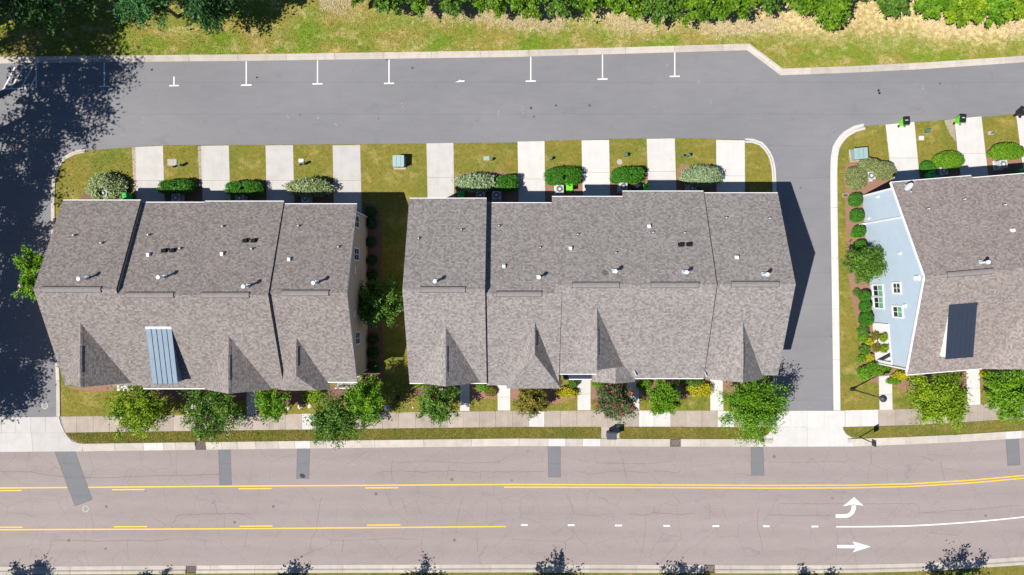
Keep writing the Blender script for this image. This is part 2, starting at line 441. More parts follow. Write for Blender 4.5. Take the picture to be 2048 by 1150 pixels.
# ------------------------------------------------------------------ mesh helpers
class MB:
    def __init__(s):
        s.v = []; s.f = []; s.m = []

    def face(s, pts, mi=0):
        n = len(s.v)
        s.v += [tuple(p) for p in pts]
        s.f.append(tuple(range(n, n + len(pts)))); s.m.append(mi)

    def box(s, c, size, rz=0.0, mi=0, taper=1.0):
        cx, cy, cz = c
        hx, hy, hz = size[0] / 2, size[1] / 2, size[2] / 2
        ca, sa = math.cos(rz), math.sin(rz)
        n = len(s.v)
        for z, t in ((-hz, 1.0), (hz, taper)):
            for x, y in ((-hx, -hy), (hx, -hy), (hx, hy), (-hx, hy)):
                x, y = x * t, y * t
                s.v.append((cx + x * ca - y * sa, cy + x * sa + y * ca, cz + z))
        for f in ((3, 2, 1, 0), (4, 5, 6, 7), (0, 1, 5, 4), (1, 2, 6, 5), (2, 3, 7, 6), (3, 0, 4, 7)):
            s.f.append(tuple(n + i for i in f)); s.m.append(mi)
        return s

    def obox(s, c, ax, ay, az, size, mi=0):
        c = Vector(c); ax = Vector(ax).normalized() * size[0] / 2
        ay = Vector(ay).normalized() * size[1] / 2; az = Vector(az).normalized() * size[2] / 2
        n = len(s.v)
        for k in (-1, 1):
            for i, j in ((-1, -1), (1, -1), (1, 1), (-1, 1)):
                s.v.append(tuple(c + ax * i + ay * j + az * k))
        for f in ((3, 2, 1, 0), (4, 5, 6, 7), (0, 1, 5, 4), (1, 2, 6, 5), (2, 3, 7, 6), (3, 0, 4, 7)):
            s.f.append(tuple(n + i for i in f)); s.m.append(mi)
        return s

    def prism(s, poly, z0, z1, mi=0):
        a = sum(poly[i][0] * poly[(i + 1) % len(poly)][1] - poly[(i + 1) % len(poly)][0] * poly[i][1] for i in range(len(poly)))
        if a < 0:
            poly = poly[::-1]
        n = len(s.v); k = len(poly)
        s.v += [(x, y, z0) for x, y in poly] + [(x, y, z1) for x, y in poly]
        s.f.append(tuple(range(n + k - 1, n - 1, -1))); s.m.append(mi)
        s.f.append(tuple(range(n + k, n + 2 * k))); s.m.append(mi)
        for i in range(k):
            j = (i + 1) % k
            s.f.append((n + i, n + j, n + k + j, n + k + i)); s.m.append(mi)
        return s

    def extrude(s, prof, axis, a0, a1, mi=0, mside=None):
        """closed profile [(p,q)] -> axis 'x': (y,z) swept over x ; axis 'y': (x,z) swept over y"""
        n = len(s.v); k = len(prof)
        for a in (a0, a1):
            for p, q in prof:
                s.v.append((a, p, q) if axis == 'x' else (p, a, q))
        s.f.append(tuple(range(n, n + k))); s.m.append(mi if mside is None else mside)
        s.f.append(tuple(range(n + 2 * k - 1, n + k - 1, -1))); s.m.append(mi if mside is None else mside)
        for i in range(k):
            j = (i + 1) % k
            s.f.append((n + i, n + k + i, n + k + j, n + j)); s.m.append(mi)
        return s

    def tube(s, p0, p1, r0, r1, seg=8, mi=0, caps=True):
        p0 = Vector(p0); p1 = Vector(p1)
        d = (p1 - p0).normalized()
        u = d.orthogonal().normalized(); w = d.cross(u)
        n = len(s.v)
        for p, r in ((p0, r0), (p1, r1)):
            for i in range(seg):
                a = 2 * math.pi * i / seg
                s.v.append(tuple(p + u * math.cos(a) * r + w * math.sin(a) * r))
        for i in range(seg):
            j = (i + 1) % seg
            s.f.append((n + i, n + j, n + seg + j, n + seg + i)); s.m.append(mi)
        if caps:
            s.f.append(tuple(range(n + seg - 1, n - 1, -1))); s.m.append(mi)
            s.f.append(tuple(range(n + seg, n + 2 * seg))); s.m.append(mi)
        return s

    def lathe(s, prof, c=(0, 0, 0), seg=16, mi=0):
        n = len(s.v); k = len(prof)
        for i in range(seg):
            a = 2 * math.pi * i / seg
            for r, z in prof:
                s.v.append((c[0] + r * math.cos(a), c[1] + r * math.sin(a), c[2] + z))
        for i in range(seg):
            j = (i + 1) % seg
            for q in range(k - 1):
                s.f.append((n + i * k + q, n + j * k + q, n + j * k + q + 1, n + i * k + q + 1)); s.m.append(mi)
        return s

    def build(s, name, mats, parent=None, loc=(0, 0, 0), rz=0.0, smooth=False, uv=False, fix=True):
        me = bpy.data.meshes.new(name)
        me.from_pydata(s.v, [], s.f)
        if isinstance(mats, str):
            mats = [mats]
        for mt in mats:
            me.materials.append(MATS[mt])
        me.polygons.foreach_set('material_index', s.m)
        if smooth:
            me.polygons.foreach_set('use_smooth', [True] * len(s.f))
        me.update()
        if fix:
            import bmesh
            bm = bmesh.new(); bm.from_mesh(me)
            bmesh.ops.recalc_face_normals(bm, faces=bm.faces)
            bm.to_mesh(me); bm.free(); me.update()
        if uv:
            slope_uv(me)
        o = bpy.data.objects.new(name, me)
        COL.objects.link(o)
        o.location = loc
        o.rotation_euler = (0, 0, rz)
        if parent is not None:
            o.parent = parent
        return o


def slope_uv(me):
    lay = me.uv_layers.new(name='UVMap')
    data = lay.data
    for p in me.polygons:
        nrm = p.normal
        h = Vector((-nrm.y, nrm.x, 0))
        if h.length < 1e-4:
            h = Vector((1, 0, 0))
        h.normalize()
        v = nrm.cross(h)
        if v.z < 0:
            v = -v
        for li in p.loop_indices:
            co = me.vertices[me.loops[li].vertex_index].co
            data[li].uv = (co.dot(h) + 11.37 * nrm.x, co.dot(v))


def tag(o, label=None, cat=None, group=None, kind=None):
    if label: o['label'] = label
    if cat: o['category'] = cat
    if group: o['group'] = group
    if kind: o['kind'] = kind
    return o


def empty(name, loc=(0, 0, 0), rz=0.0):
    o = bpy.data.objects.new(name, None)
    o.empty_display_size = 0.3
    COL.objects.link(o)
    o.location = loc
    o.rotation_euler = (0, 0, rz)
    return o


def kids(o):
    return [c for c in bpy.data.objects if c.parent == o]


def copy_tree(o, parent=None, ch=None):
    c = o.copy(); COL.objects.link(c); c.parent = parent
    for k in kids(o) if ch is None else ch:
        copy_tree(k, c)
    return c


def structure(o, label):
    return tag(o, label, kind='structure')


def smooth_path(pts, step=1.0):
    """Catmull-Rom through points given in metres"""
    pts = [Vector((p[0], p[1])) for p in pts]
    out = []
    for i in range(len(pts) - 1):
        p0 = pts[max(i - 1, 0)]; p1 = pts[i]; p2 = pts[i + 1]; p3 = pts[min(i + 2, len(pts) - 1)]
        n = max(1, int((p2 - p1).length / step))
        for k in range(n):
            t = k / n
            out.append(0.5 * ((2 * p1) + (-p0 + p2) * t + (2 * p0 - 5 * p1 + 4 * p2 - p3) * t * t + (-p0 + 3 * p1 - 3 * p2 + p3) * t ** 3))
    out.append(pts[-1])
    return out


def linear_path(pts, step=1.0):
    pts = [Vector((p[0], p[1])) for p in pts]
    out = []
    for i in range(len(pts) - 1):
        n = max(1, int((pts[i + 1] - pts[i]).length / step))
        out += [pts[i].lerp(pts[i + 1], k / n) for k in range(n)]
    out.append(pts[-1])
    return out


def offset_path(path, d):
    out = []
    for i, p in enumerate(path):
        a = path[max(i - 1, 0)]; b = path[min(i + 1, len(path) - 1)]
        if 0 < i < len(path) - 1:
            t1 = (p - a).normalized(); t2 = (b - p).normalized()
            n1 = Vector((-t1.y, t1.x)); n2 = Vector((-t2.y, t2.x))
            n = (n1 + n2).normalized()
            k = d / max(0.4, n.dot(n1))
        else:
            t = (b - a).normalized(); n = Vector((-t.y, t.x)); k = d
        out.append(p + n * k)
    return out


def ribbon(path, w, z, name, mat, parent, d0=None):
    """flat painted strip along a path, centred"""
    l = offset_path(path, w / 2); r = offset_path(path, -w / 2)
    mb = MB()
    for i in range(len(path) - 1):
        mb.face([(r[i].x, r[i].y, z), (r[i + 1].x, r[i + 1].y, z), (l[i + 1].x, l[i + 1].y, z), (l[i].x, l[i].y, z)])
    return mb.build(name, mat, parent, fix=False)


def kerb_run(parent, path, width, joints, mat='kerb_concrete', newset=(), skip=(), top=0.13, gap=0.012):
    """path: asphalt edge, lawn lies to its left. joints: distances along the path"""
    L = [0.0]
    for i in range(1, len(path)):
        L.append(L[-1] + (path[i] - path[i - 1]).length)

    def at(s):
        s = max(0, min(L[-1], s))
        for i in range(1, len(L)):
            if s <= L[i] + 1e-9:
                return path[i - 1].lerp(path[i], (s - L[i - 1]) / max(1e-9, L[i] - L[i - 1]))
        return path[-1]
    ds = [0, 0.5, 0.62, 0.7, 1.0]
    zs = [0.012, 0.025, top - 0.02, top, top]
    for q in range(len(joints) - 1):
        if q in skip:
            continue
        s0, s1 = joints[q] + gap, joints[q + 1] - gap
        seg = [at(s0)] + [path[i] for i in range(len(path)) if s0 + 0.05 < L[i] < s1 - 0.05] + [at(s1)]
        rows = [offset_path(seg, width * d) for d in ds]
        mb = MB(); k = len(seg)
        for r, z in zip(rows, zs):
            mb.v += [(p.x, p.y, z) for p in r]
        for r, z in ((rows[-1], -0.06), (rows[0], -0.06)):
            mb.v += [(p.x, p.y, z) for p in r]
        nr = 7
        for a in range(nr):
            b = (a + 1) % nr
            for i in range(k - 1):
                mb.f.append((a * k + i, a * k + i + 1, b * k + i + 1, b * k + i)); mb.m.append(0)
        mb.f.append(tuple(a * k for a in range(nr))); mb.m.append(0)
        mb.f.append(tuple(a * k + k - 1 for a in range(nr - 1, -1, -1))); mb.m.append(0)
        mb.build('kerb_stone', 'new_concrete' if q in newset else mat, parent)


def plen(path):
    return sum((path[i] - path[i - 1]).length for i in range(1, len(path)))


def even(path, step, jitter=0.0):
    L = plen(path); n = max(1, round(L / step))
    return [0] + [L * (i + random.uniform(-jitter, jitter)) / n for i in range(1, n)] + [L]


# ------------------------------------------------------------------ ground, lot, street
mb = MB(); mb.face([(-450, -450, -0.08), (450, -450, -0.08), (450, 450, -0.08), (-450, 450, -0.08)])
structure(mb.build('ground', 'field_grass', fix=False), 'dry green land all around the town house rows')

Z_ASPH = 0.0
lot = MB()
lot.prism([G(-900, 30), G(2900, 30), G(2900, 842), G(-900, 842)], -0.06, Z_ASPH)
parking = structure(lot.build('parking_lot', 'lot_asphalt'), 'grey asphalt parking lane and alleys behind and beside the houses')
st = MB()
st.prism([G(-2500, 842.2), G(4500, 842.2), G(4500, 1185), G(-2500, 1185)], -0.06, -0.004)
street = structure(st.build('street', 'road_asphalt'), 'wide pinkish grey cracked asphalt street with yellow and white lines')

# kerb of the north lawn (asphalt edge)
north_low = [(-300, 132), (0, 127), (130, 125), (512, 121.5), (1024, 114), (1494, 100.5), (1561, 150.5), (1700, 145.5), (1850, 138), (2048, 124.5), (2300, 104)]
np_path = linear_path([G(*p) for p in north_low], 2.0)
kn = structure(empty('kerb', (0, 0, 0)), 'long pale concrete kerb along the north lawn of the lot')
kerb_run(kn, np_path, 0.60, even(np_path, 4.75))
north_edge = [(p.x, p.y) for p in offset_path(np_path, 0.59)]
nl = MB(); nl.prism(north_edge + [G(2300, -900), G(-300, -900)], -0.06, 0.10)
structure(nl.build('lawn', 'field_grass'), 'strip of patchy green and dry grass between kerb and woods')

# middle island
isl_n = [(170, 301), (262, 295), (330, 290.5), (520, 290), (720, 288.5), (850, 287.5), (1034, 285), (1090, 282), (1218, 278), (1350, 276.5), (1430, 278), (1489, 280)]
isl_r = [(1503, 282), (1521, 290), (1536, 306), (1545, 328), (1548, 360), (1549, 500), (1550, 700), (1552, 821)]
isl_l = [(120, 833), (117, 760), (113, 700), (108, 600), (107, 480), (107, 395), (109, 360), (117, 335), (132, 316), (150, 306)]
middle_poly = [G(*p) for p in isl_n + isl_r + isl_l]
Z_LAWN = 0.05
ml = MB(); ml.prism(middle_poly, -0.06, Z_LAWN)
structure(ml.build('lawn', 'lawn_grass'), 'olive lawn under the two middle house rows')
isl3 = [(1729, 252), (1770, 250), (1830, 244.5), (1905, 239), (1990, 232), (2048, 226.5), (2400, 190), (2400, 775), (2048, 806), (1962, 810), (1825, 818), (1680, 821), (1677, 600), (1674, 400), (1673, 315), (1679, 292), (1692, 273), (1708, 261)]
rl = MB(); rl.prism([G(*p) for p in isl3], -0.06, Z_LAWN)
structure(rl.build('lawn', 'lawn_grass'), 'olive lawn round the blue house row on the right')

# kerbs of the islands: lawn on the left of the travel direction
kl_pts = [(170, 297), (150, 301), (128, 312), (112, 332), (104, 360), (102, 400), (103, 480), (104, 600), (109, 700), (112, 760), (113, 833)]
pth = smooth_path([G(*p) for p in kl_pts], 0.6)
k1 = structure(empty('kerb'), 'curved pale kerb of the middle lawn by the shaded left alley')
kerb_run(k1, pth, 0.42, even(pth, 3.6))
kr_pts = [(1553, 821), (1554, 700), (1553, 500), (1553, 380), (1550, 330), (1541, 304), (1524, 284), (1506, 277.5), (1490, 277)]
pth = smooth_path([G(*p) for p in kr_pts], 0.6)
k2 = structure(empty('kerb'), 'curved pale kerb at the right end of the middle lawn')
kerb_run(k2, pth, 0.42, even(pth, 3.2), 'new_concrete')
k3_pts = [(1727, 247), (1707, 252), (1688, 263), (1671, 283), (1662, 312), (1661, 400), (1664, 600), (1667, 821)]
pth = smooth_path([G(*p) for p in k3_pts], 0.6)
k3 = structure(empty('kerb'), 'curved pale kerb by the lawn of the blue house row')
kerb_run(k3, pth, 0.62, even(pth, 4.6), 'new_concrete')

# street kerb, north side
SK_X = [-10, 165, 512, 1024, 1300, 1545, 1700, 1811, 1921, 2048, 2300]
SK_Y = [904, 902.5, 898, 892, 893, 893.5, 893, 889, 884, 876, 846]
KT_Y = [889, 887.5, 882, 876.5, 877, 878, 877, 873, 868, 860, 830]    # outer edge of the kerb


def sk(x): return float(np.interp(x, SK_X, SK_Y))
def kt(x): return float(np.interp(x, SK_X, KT_Y))


k4 = structure(empty('kerb'), 'pale street kerb and gutter in front of the house rows')


def street_kerb(parent, xs, skip=(), new=(), yfun=sk, flip=False, width=0.76, step=40):
    pts = []
    for i in range(len(xs) - 1):
        n = max(1, int((xs[i + 1] - xs[i]) / step))
        pts += [xs[i] + (xs[i + 1] - xs[i]) * k / n for k in range(n)]
    pts.append(xs[-1])
    if flip:
        pts = pts[::-1]
    path = [Vector(G(x, yfun(x))) for x in pts]
    joints = []
    for x in (xs[::-1] if flip else xs):
        i = min(range(len(pts)), key=lambda j: abs(pts[j] - x))
        joints.append(plen(path[:i + 1]))
    kerb_run(parent, path, width, joints, skip=skip, newset=new)


xs = [165, 230, 288, 327, 352, 391, 412, 444, 475, 512, 557, 590, 621, 653, 750, 848, 943, 1038, 1096, 1131, 1165, 1201, 1230, 1306, 1340, 1361, 1400, 1503, 1545]
street_kerb(k4, xs, skip=(xs.index(391), xs.index(1340)), new=(2, xs.index(590), xs.index(1096), xs.index(1165)))
k5 = structure(empty('kerb'), 'curving street kerb right of the concrete apron')
street_kerb(k5, [1695, 1708, 1811, 1876, 1921, 2011, 2044, 2110, 2200], new=(5,))

# street kerb, south side
SS_X = [-200, 0, 512, 1024, 1536, 1700, 1856, 2048, 2300]
SS_Y = [1135, 1133.5, 1130, 1128.5, 1130.5, 1129.5, 1126, 1113.5, 1090]
def ss(x): return float(np.interp(x, SS_X, SS_Y))


k6 = structure(empty('kerb'), 'tan kerb along the bottom edge of the street')
xs6 = [-60, 33, 141, 245, 372, 393, 421, 510, 590, 686, 786, 880, 980, 1082, 1180, 1272, 1330, 1408, 1429, 1460, 1560, 1660, 1760, 1860, 1960, 2060, 2160]
street_kerb(k6, xs6, flip=True, yfun=ss, width=0.74, skip=(len(xs6) - 2 - xs6.index(372), len(xs6) - 2 - xs6.index(1408)))
sl = MB(); sl.prism([G(x, ss(x) + 14.8) for x in (-200, 0, 300, 512, 800, 1024, 1300, 1536, 1700, 1856, 1950, 2048, 2300)] + [G(2300, 2200), G(-200, 2200)], -0.06, 0.07)
structure(sl.build('lawn', 'verge_grass'), 'grass beyond the lower street kerb')

# sidewalks
SW_T = [(-20, 834), (118, 833), (512, 828.5), (1024, 821.5), (1300, 820.7), (1536, 822), (1680, 820.7), (1825, 817.6), (1962, 809), (2048, 804), (2300, 776)]
SW_B = [(-20, 866), (130, 865), (512, 860), (1024, 853.5), (1300, 853), (1536, 854.5), (1690, 853.5), (1825, 850), (2048, 836.5), (2300, 806)]
swt = lambda x: float(np.interp(x, [p[0] for p in SW_T], [p[1] for p in SW_T]))
swb = lambda x: float(np.interp(x, [p[0] for p in SW_B], [p[1] for p in SW_B]))


def slab_quad(parent, pts, z0, z1, mat, name='paving_slab'):
    m = MB(); m.prism(pts, z0, z1)
    return m.build(name, mat, parent)


sw = structure(empty('sidewalk'), 'tan concrete sidewalk of square slabs in front of the houses')
x = 122.0
edges = [x]
while x < 1540:
    x += random.uniform(30.5, 33.5); edges.append(x)
edges[-1] = 1545
for a, b in zip(edges[:-1], edges[1:]):
    c = (a + b) / 2
    nw = any(p <= c <= q for p, q in ((1062, 1098), (1292, 1334), (618, 640), (1440, 1462)))
    skew = 5 if a == 122.0 else 0
    slab_quad(sw, [G(a + 0.2, swt(a)), G(b - 0.2, swt(b)), G(b - 0.2, swb(b)), G(a + 0.2 + skew * 2, swb(a))], -0.06, 0.062 + random.uniform(0, 0.006), 'new_concrete' if nw else 'walk_concrete')
sw2 = structure(empty('sidewalk'), 'tan concrete sidewalk curving away on the right')
edges = [1690 + 33 * i for i in range(15)]
for i, (a, b) in enumerate(zip(edges[:-1], edges[1:])):
    slab_quad(sw2, [G(a + 0.2, swt(a)), G(b - 0.2, swt(b)), G(b - 0.2, swb(b)), G(a + 0.2, swb(a))], -0.06, 0.062 + random.uniform(0, 0.006), 'new_concrete' if i < 2 else 'walk_concrete')

# aprons
ap = structure(empty('driveway_apron'), 'large white concrete apron where the left alley meets the street')
for a, b in ((-40, 3), (3, 32), (32, 62), (62, 91)):
    slab_quad(ap, [G(a + .2, 834), G(b - .2, 834), G(b - .2, 865.6), G(a + .2, 865.8)], -0.06, 0.03, 'drive_concrete', 'concrete_slab')
slab_quad(ap, [G(91.2, 834), G(118, 833), G(122, 848), G(130, 865.2), G(91.2, 865.5)], -0.06, 0.032, 'drive_concrete', 'concrete_slab')
slab_quad(ap, [G(-40, 866.2), G(63, 865.9), G(66, 903.2), G(-40, 904)], -0.06, 0.022, 'drive_concrete', 'concrete_slab')
slab_quad(ap, [G(63.4, 865.9), G(130.5, 865.4), G(136, 874), G(145, 883), G(160, 887.5), G(164.6, 888), G(164.6, 902.6), G(66.4, 903.2)], -0.06, 0.024, 'drive_concrete', 'concrete_slab')
ap2 = structure(empty('driveway_apron'), 'white concrete apron where the right alley meets the street')
for a, b in ((1545.5, 1580), (1580, 1614), (1614, 1648), (1648, 1689.5)):
    slab_quad(ap2, [G(a + .2, 821.5), G(b - .2, 821.3), G(b - .2, 853.4), G(a + .2, 854)], -0.06, 0.034, 'new_concrete', 'concrete_slab')
slab_quad(ap2, [G(1546, 854.4), G(1614, 853.8), G(1614.5, 893.1), G(1500, 893.3), G(1506, 878), G(1522, 873), G(1536, 865)], -0.06, 0.022, 'new_concrete', 'concrete_slab')
slab_quad(ap2, [G(1614.6, 853.8), G(1685, 853.5), G(1687, 861), G(1693, 869), G(1703, 875), G(1707, 892.6), G(1614.9, 893.1)], -0.06, 0.024, 'new_concrete', 'concrete_slab')

# verges
def verge(pts, label):
    m = MB(); m.prism([G(*p) for p in pts], -0.06, 0.055)
    return structure(m.build('verge', 'verge_grass'), label)


VERGE1 = [(131, 865.8), (320, 863), (512, 860.4), (768, 857), (1024, 853.8), (1202, 853.2), (1202, 877), (1024, 876.5), (768, 879), (512, 882), (175, 887), (157, 885), (144, 879), (136, 871)]
VERGE2 = [(1239, 853.2), (1400, 853.8), (1545, 855), (1536, 867), (1524, 875), (1510, 878), (1380, 877.5), (1239, 877)]
VERGE3 = [(1686, 854), (1825, 850.5), (2048, 837), (2300, 806.5), (2300, 831), (2048, 860.5), (1921, 868.5), (1811, 873.5), (1718, 876.5), (1703, 874), (1693, 868), (1688, 861)]
verge(VERGE1, 'long narrow grass verge between sidewalk and kerb')
verge(VERGE2, 'short narrow grass verge right of the mailbox pad')
verge(VERGE3, 'dry grass verge along the curving right sidewalk')
m = MB(); m.prism([G(1202.3, 853.4), G(1238.7, 853.4), G(1238.7, 876.6), G(1202.3, 876.6)], -0.06, 0.068)
structure(m.build('pavement', 'walk_concrete'), 'small concrete pad under the mailbox cabinet')

# driveways
DRIVES = [
    ([(271, 294.5), (326.5, 292), (330.5, 425), (275, 425)], 361, 'drive_concrete', 'leftmost pale driveway of the left house row'),
    ([(402.5, 292), (458, 291), (462, 425), (406.5, 425)], 361, 'drive_concrete', 'second driveway from the left, between two dark green hedges'),
    ([(531.5, 291), (586.5, 290.5), (589.5, 430), (534.5, 430)], 361, 'drive_concrete', 'third driveway from the left, beside the long pale shrub'),
    ([(665.5, 291), (720.5, 290.5), (724, 432), (668.5, 432)], 361, 'drive_concrete', 'rightmost driveway of the left house row'),
    ([(853, 287), (907, 286), (909, 425), (856, 425)], 355, 'drive_concrete', 'leftmost driveway of the middle house row'),
    ([(1035, 283.5), (1089, 282.5), (1090.5, 430), (1038, 430)], 358, 'new_concrete', 'second driveway of the middle house row'),
    ([(1163, 281), (1218, 280), (1221, 430), (1166.5, 430)], 345, 'new_concrete', 'third driveway of the middle house row'),
    ([(1293, 278), (1349, 277), (1354, 420), (1298, 420)], 343, 'new_concrete', 'fourth driveway of the middle house row'),
    ([(1432, 280), (1489, 281), (1490, 425), (1433, 425)], 352, 'new_concrete', 'rightmost driveway of the middle house row, beside the curved kerb'),
    ([(1770.5, 249.5), (1828, 244), (1841, 375), (1785, 378)], 316, 'new_concrete', 'leftmost driveway of the blue house row, with a bin at its end'),
    ([(1907.5, 238), (1962, 233), (1978, 366), (1922, 370)], 307, 'new_concrete', 'second driveway of the blue house row, with a bin at its end'),
    ([(2031, 227), (2086, 221), (2104, 352), (2048, 357)], 297, 'new_concrete', 'driveway cut by the right picture edge'),
]
for q, yj, mat, lab in DRIVES:
    d = structure(empty('driveway', (*G(*q[0]), 0)), lab)
    t = (yj - q[0][1]) / (q[3][1] - q[0][1])
    lm = (q[0][0] + (q[3][0] - q[0][0]) * t, yj); rm = (q[1][0] + (q[2][0] - q[1][0]) * t, yj)
    o = G(*q[0])
    loc = lambda p: (G(*p)[0] - o[0], G(*p)[1] - o[1])
    m = MB(); m.prism([loc(q[0]), loc(q[1]), loc((rm[0], rm[1] - .25)), loc((lm[0], lm[1] - .25))], -0.06, 0.062); m.build('concrete_slab', mat, d)
    m = MB(); m.prism([loc((lm[0], lm[1] + .25)), loc((rm[0], rm[1] + .25)), loc(q[2]), loc(q[3])], -0.06, 0.064); m.build('concrete_slab', mat, d)
for q, lab in (([(264.5, 296), (270.6, 294.6), (274.6, 390), (268, 390)], 'gravel strip left of the leftmost driveway'),
               ([(396, 293), (402.1, 292), (405.5, 372), (399.5, 372)], 'worn concrete strip beside the second driveway'),
               ([(1888, 241), (1907, 238.3), (1911, 284), (1900, 270), (1893, 255)], 'pale stony patch left of the right hand bin driveway')):
    m = MB(); m.prism([G(*p) for p in q], -0.06, 0.057)
    structure(m.build('path', 'gravel_concrete' if 'gravel' in lab else 'walk_concrete'), lab)

# front walks
WALKS = [([(920, 760), (939, 760), (939, 821.8), (920, 821.8)], 'shaded front walk left of the second front tree of the middle row'),
         ([(995, 760), (1020.5, 760), (1020.5, 821), (995.5, 821)], 'front walk near the red flower bed'),
         ([(1155, 748), (1181, 748), (1181, 820.4), (1155, 820.4)], 'front walk under the blue porch roof'),
         ([(1252, 755), (1278, 755), (1278.5, 820.4), (1259, 820.4)], 'shaded front walk right of the red flowering tree'),
         ([(1420, 755), (1445, 755), (1446.5, 821), (1420.5, 821)], 'front walk left of the large bright green tree'),
         ([(1757, 752), (1783, 751), (1784.5, 819), (1758.5, 820)], 'front walk of the blue corner house beside the lamp'),
         ([(1932, 735), (1958, 735), (1960, 809), (1934, 811)], 'front walk between the two right hand trees'),
         ([(235, 755), (267, 755), (267, 781), (235, 783)], 'small white porch slab of the leftmost house'),
         ([(494, 765), (514, 765), (514, 828), (494, 829)], 'shaded front walk between trees of the left row')]
for q, lab in WALKS:
    d = structure(empty('front_walk', (*G(*q[0]), 0)), lab)
    o = G(*q[0]); loc = lambda p: (G(*p)[0] - o[0], G(*p)[1] - o[1])
    a = [((1 - t) * q[0][0] + t * q[3][0], (1 - t) * q[0][1] + t * q[3][1]) for t in (0, .55, 1)]
    b = [((1 - t) * q[1][0] + t * q[2][0], (1 - t) * q[1][1] + t * q[2][1]) for t in (0, .55, 1)]
    for i in range(2):
        m = MB(); m.prism([loc((a[i][0], a[i][1] + .2)), loc((b[i][0], b[i][1] + .2)), loc((b[i + 1][0], b[i + 1][1] - .2)), loc((a[i + 1][0], a[i + 1][1] - .2))], -0.06, 0.064)
        m.build('concrete_slab', 'new_concrete', d)

# planting beds
BEDS = [
    ([(160, 400), (175, 372), (200, 352), (240, 352), (262, 372), (268, 425), (165, 425)], 'mulch', 'mulch bed round the pale shrub at the left corner'),
    ([(332, 358), (345, 364), (395, 364), (404, 372), (405, 425), (332, 425)], 'mulch', 'mulch bed behind the first dark green hedge'),
    ([(463, 362), (500, 366), (533, 362), (533, 425), (463, 425)], 'mulch', 'mulch bed behind the second dark green hedge'),
    ([(591, 360), (630, 366), (667, 360), (667, 425), (591, 425)], 'mulch', 'mulch bed of the long pale shrub'),
    ([(910, 352), (935, 345), (1000, 343), (1036, 350), (1037, 425), (910, 425)], 'pine_straw', 'mulch bed of the pale and green shrubs'),
    ([(1091, 338), (1130, 340), (1165, 345), (1166, 425), (1091, 425)], 'pine_straw', 'mulch bed beside the cleared bin corner'),
    ([(1221, 338), (1260, 340), (1296, 343), (1297, 425), (1221, 425)], 'pine_straw', 'mulch bed of the third middle hedge'),
    ([(1354, 338), (1362, 328), (1425, 340), (1432, 350), (1432, 425), (1354, 425)], 'pine_straw', 'mulch bed of the large sage shrub'),
    ([(728, 405), (745, 408), (758, 425), (764, 450), (763, 520), (765, 640), (768, 740), (766, 770), (728, 770)], 'mulch', 'dark mulch bed along the beige side wall'),
    ([(120, 771), (170, 775), (236, 768), (236, 782), (200, 783), (163, 781)], 'pine_straw', 'straw bed under the leftmost front gable'),
    ([(268, 770), (494, 772), (494, 800), (430, 806), (330, 800), (268, 795)], 'mulch', 'front mulch bed of the left row'),
    ([(514, 775), (720, 768), (725, 790), (660, 800), (600, 808), (520, 800)], 'mulch', 'front mulch bed near the big tree'),
    ([(825, 760), (919, 762), (919, 790), (860, 795), (825, 785)], 'mulch', 'front mulch bed of the middle row, left end'),
    ([(940, 762), (994, 762), (994, 797), (940, 799)], 'pine_straw', 'reddish front bed with small shrubs'),
    ([(1022, 770), (1153, 770), (1153, 795), (1110, 808), (1060, 812), (1022, 800)], 'pine_straw', 'reddish front bed of the bronze tree'),
    ([(1182, 755), (1252, 760), (1252, 800), (1205, 805), (1182, 798)], 'pine_straw', 'reddish front bed of the red flowering tree'),
    ([(1280, 755), (1419, 758), (1419, 785), (1350, 800), (1280, 796)], 'pine_straw', 'reddish front bed with golden shrubs'),
    ([(1447, 755), (1545, 752), (1545, 790), (1480, 800), (1447, 790)], 'pine_straw', 'front bed at the right end of the middle row'),
    ([(1690, 378), (1686, 355), (1692, 330), (1708, 322), (1722, 322), (1745, 318), (1775, 322), (1784, 336), (1790, 378), (1725, 395), (1732, 450), (1738, 560), (1744, 650), (1790, 650), (1790, 745), (1812, 750), (1812, 790), (1800, 778), (1784, 770), (1757, 766), (1732, 762), (1719, 745), (1720, 700), (1714, 650), (1704, 600), (1697, 560), (1692, 480), (1690, 430)], 'pine_straw', 'long reddish mulch bed round the blue corner house'),
    ([(1841, 325), (1880, 318), (1912, 315), (1920, 370), (1842, 378)], 'pine_straw', 'mulch bed of the two rounded hedges'),
    ([(1972, 296), (2010, 292), (2040, 293), (2048, 355), (1978, 362)], 'pine_straw', 'mulch bed of the hedge at the right edge'),
    ([(1815, 748), (1931, 742), (1931, 775), (1830, 785), (1815, 775)], 'pine_straw', 'front bed under the first right hand tree'),
    ([(1960, 740), (2110, 730), (2110, 765), (1962, 772)], 'pine_straw', 'front bed under the last right hand tree'),
]
for q, mat, lab in BEDS:
    m = MB(); m.prism([G(*p) for p in q], -0.06, 0.056 if mat == 'pine_straw' else 0.0545)
    structure(m.build('planting_bed', mat), lab)

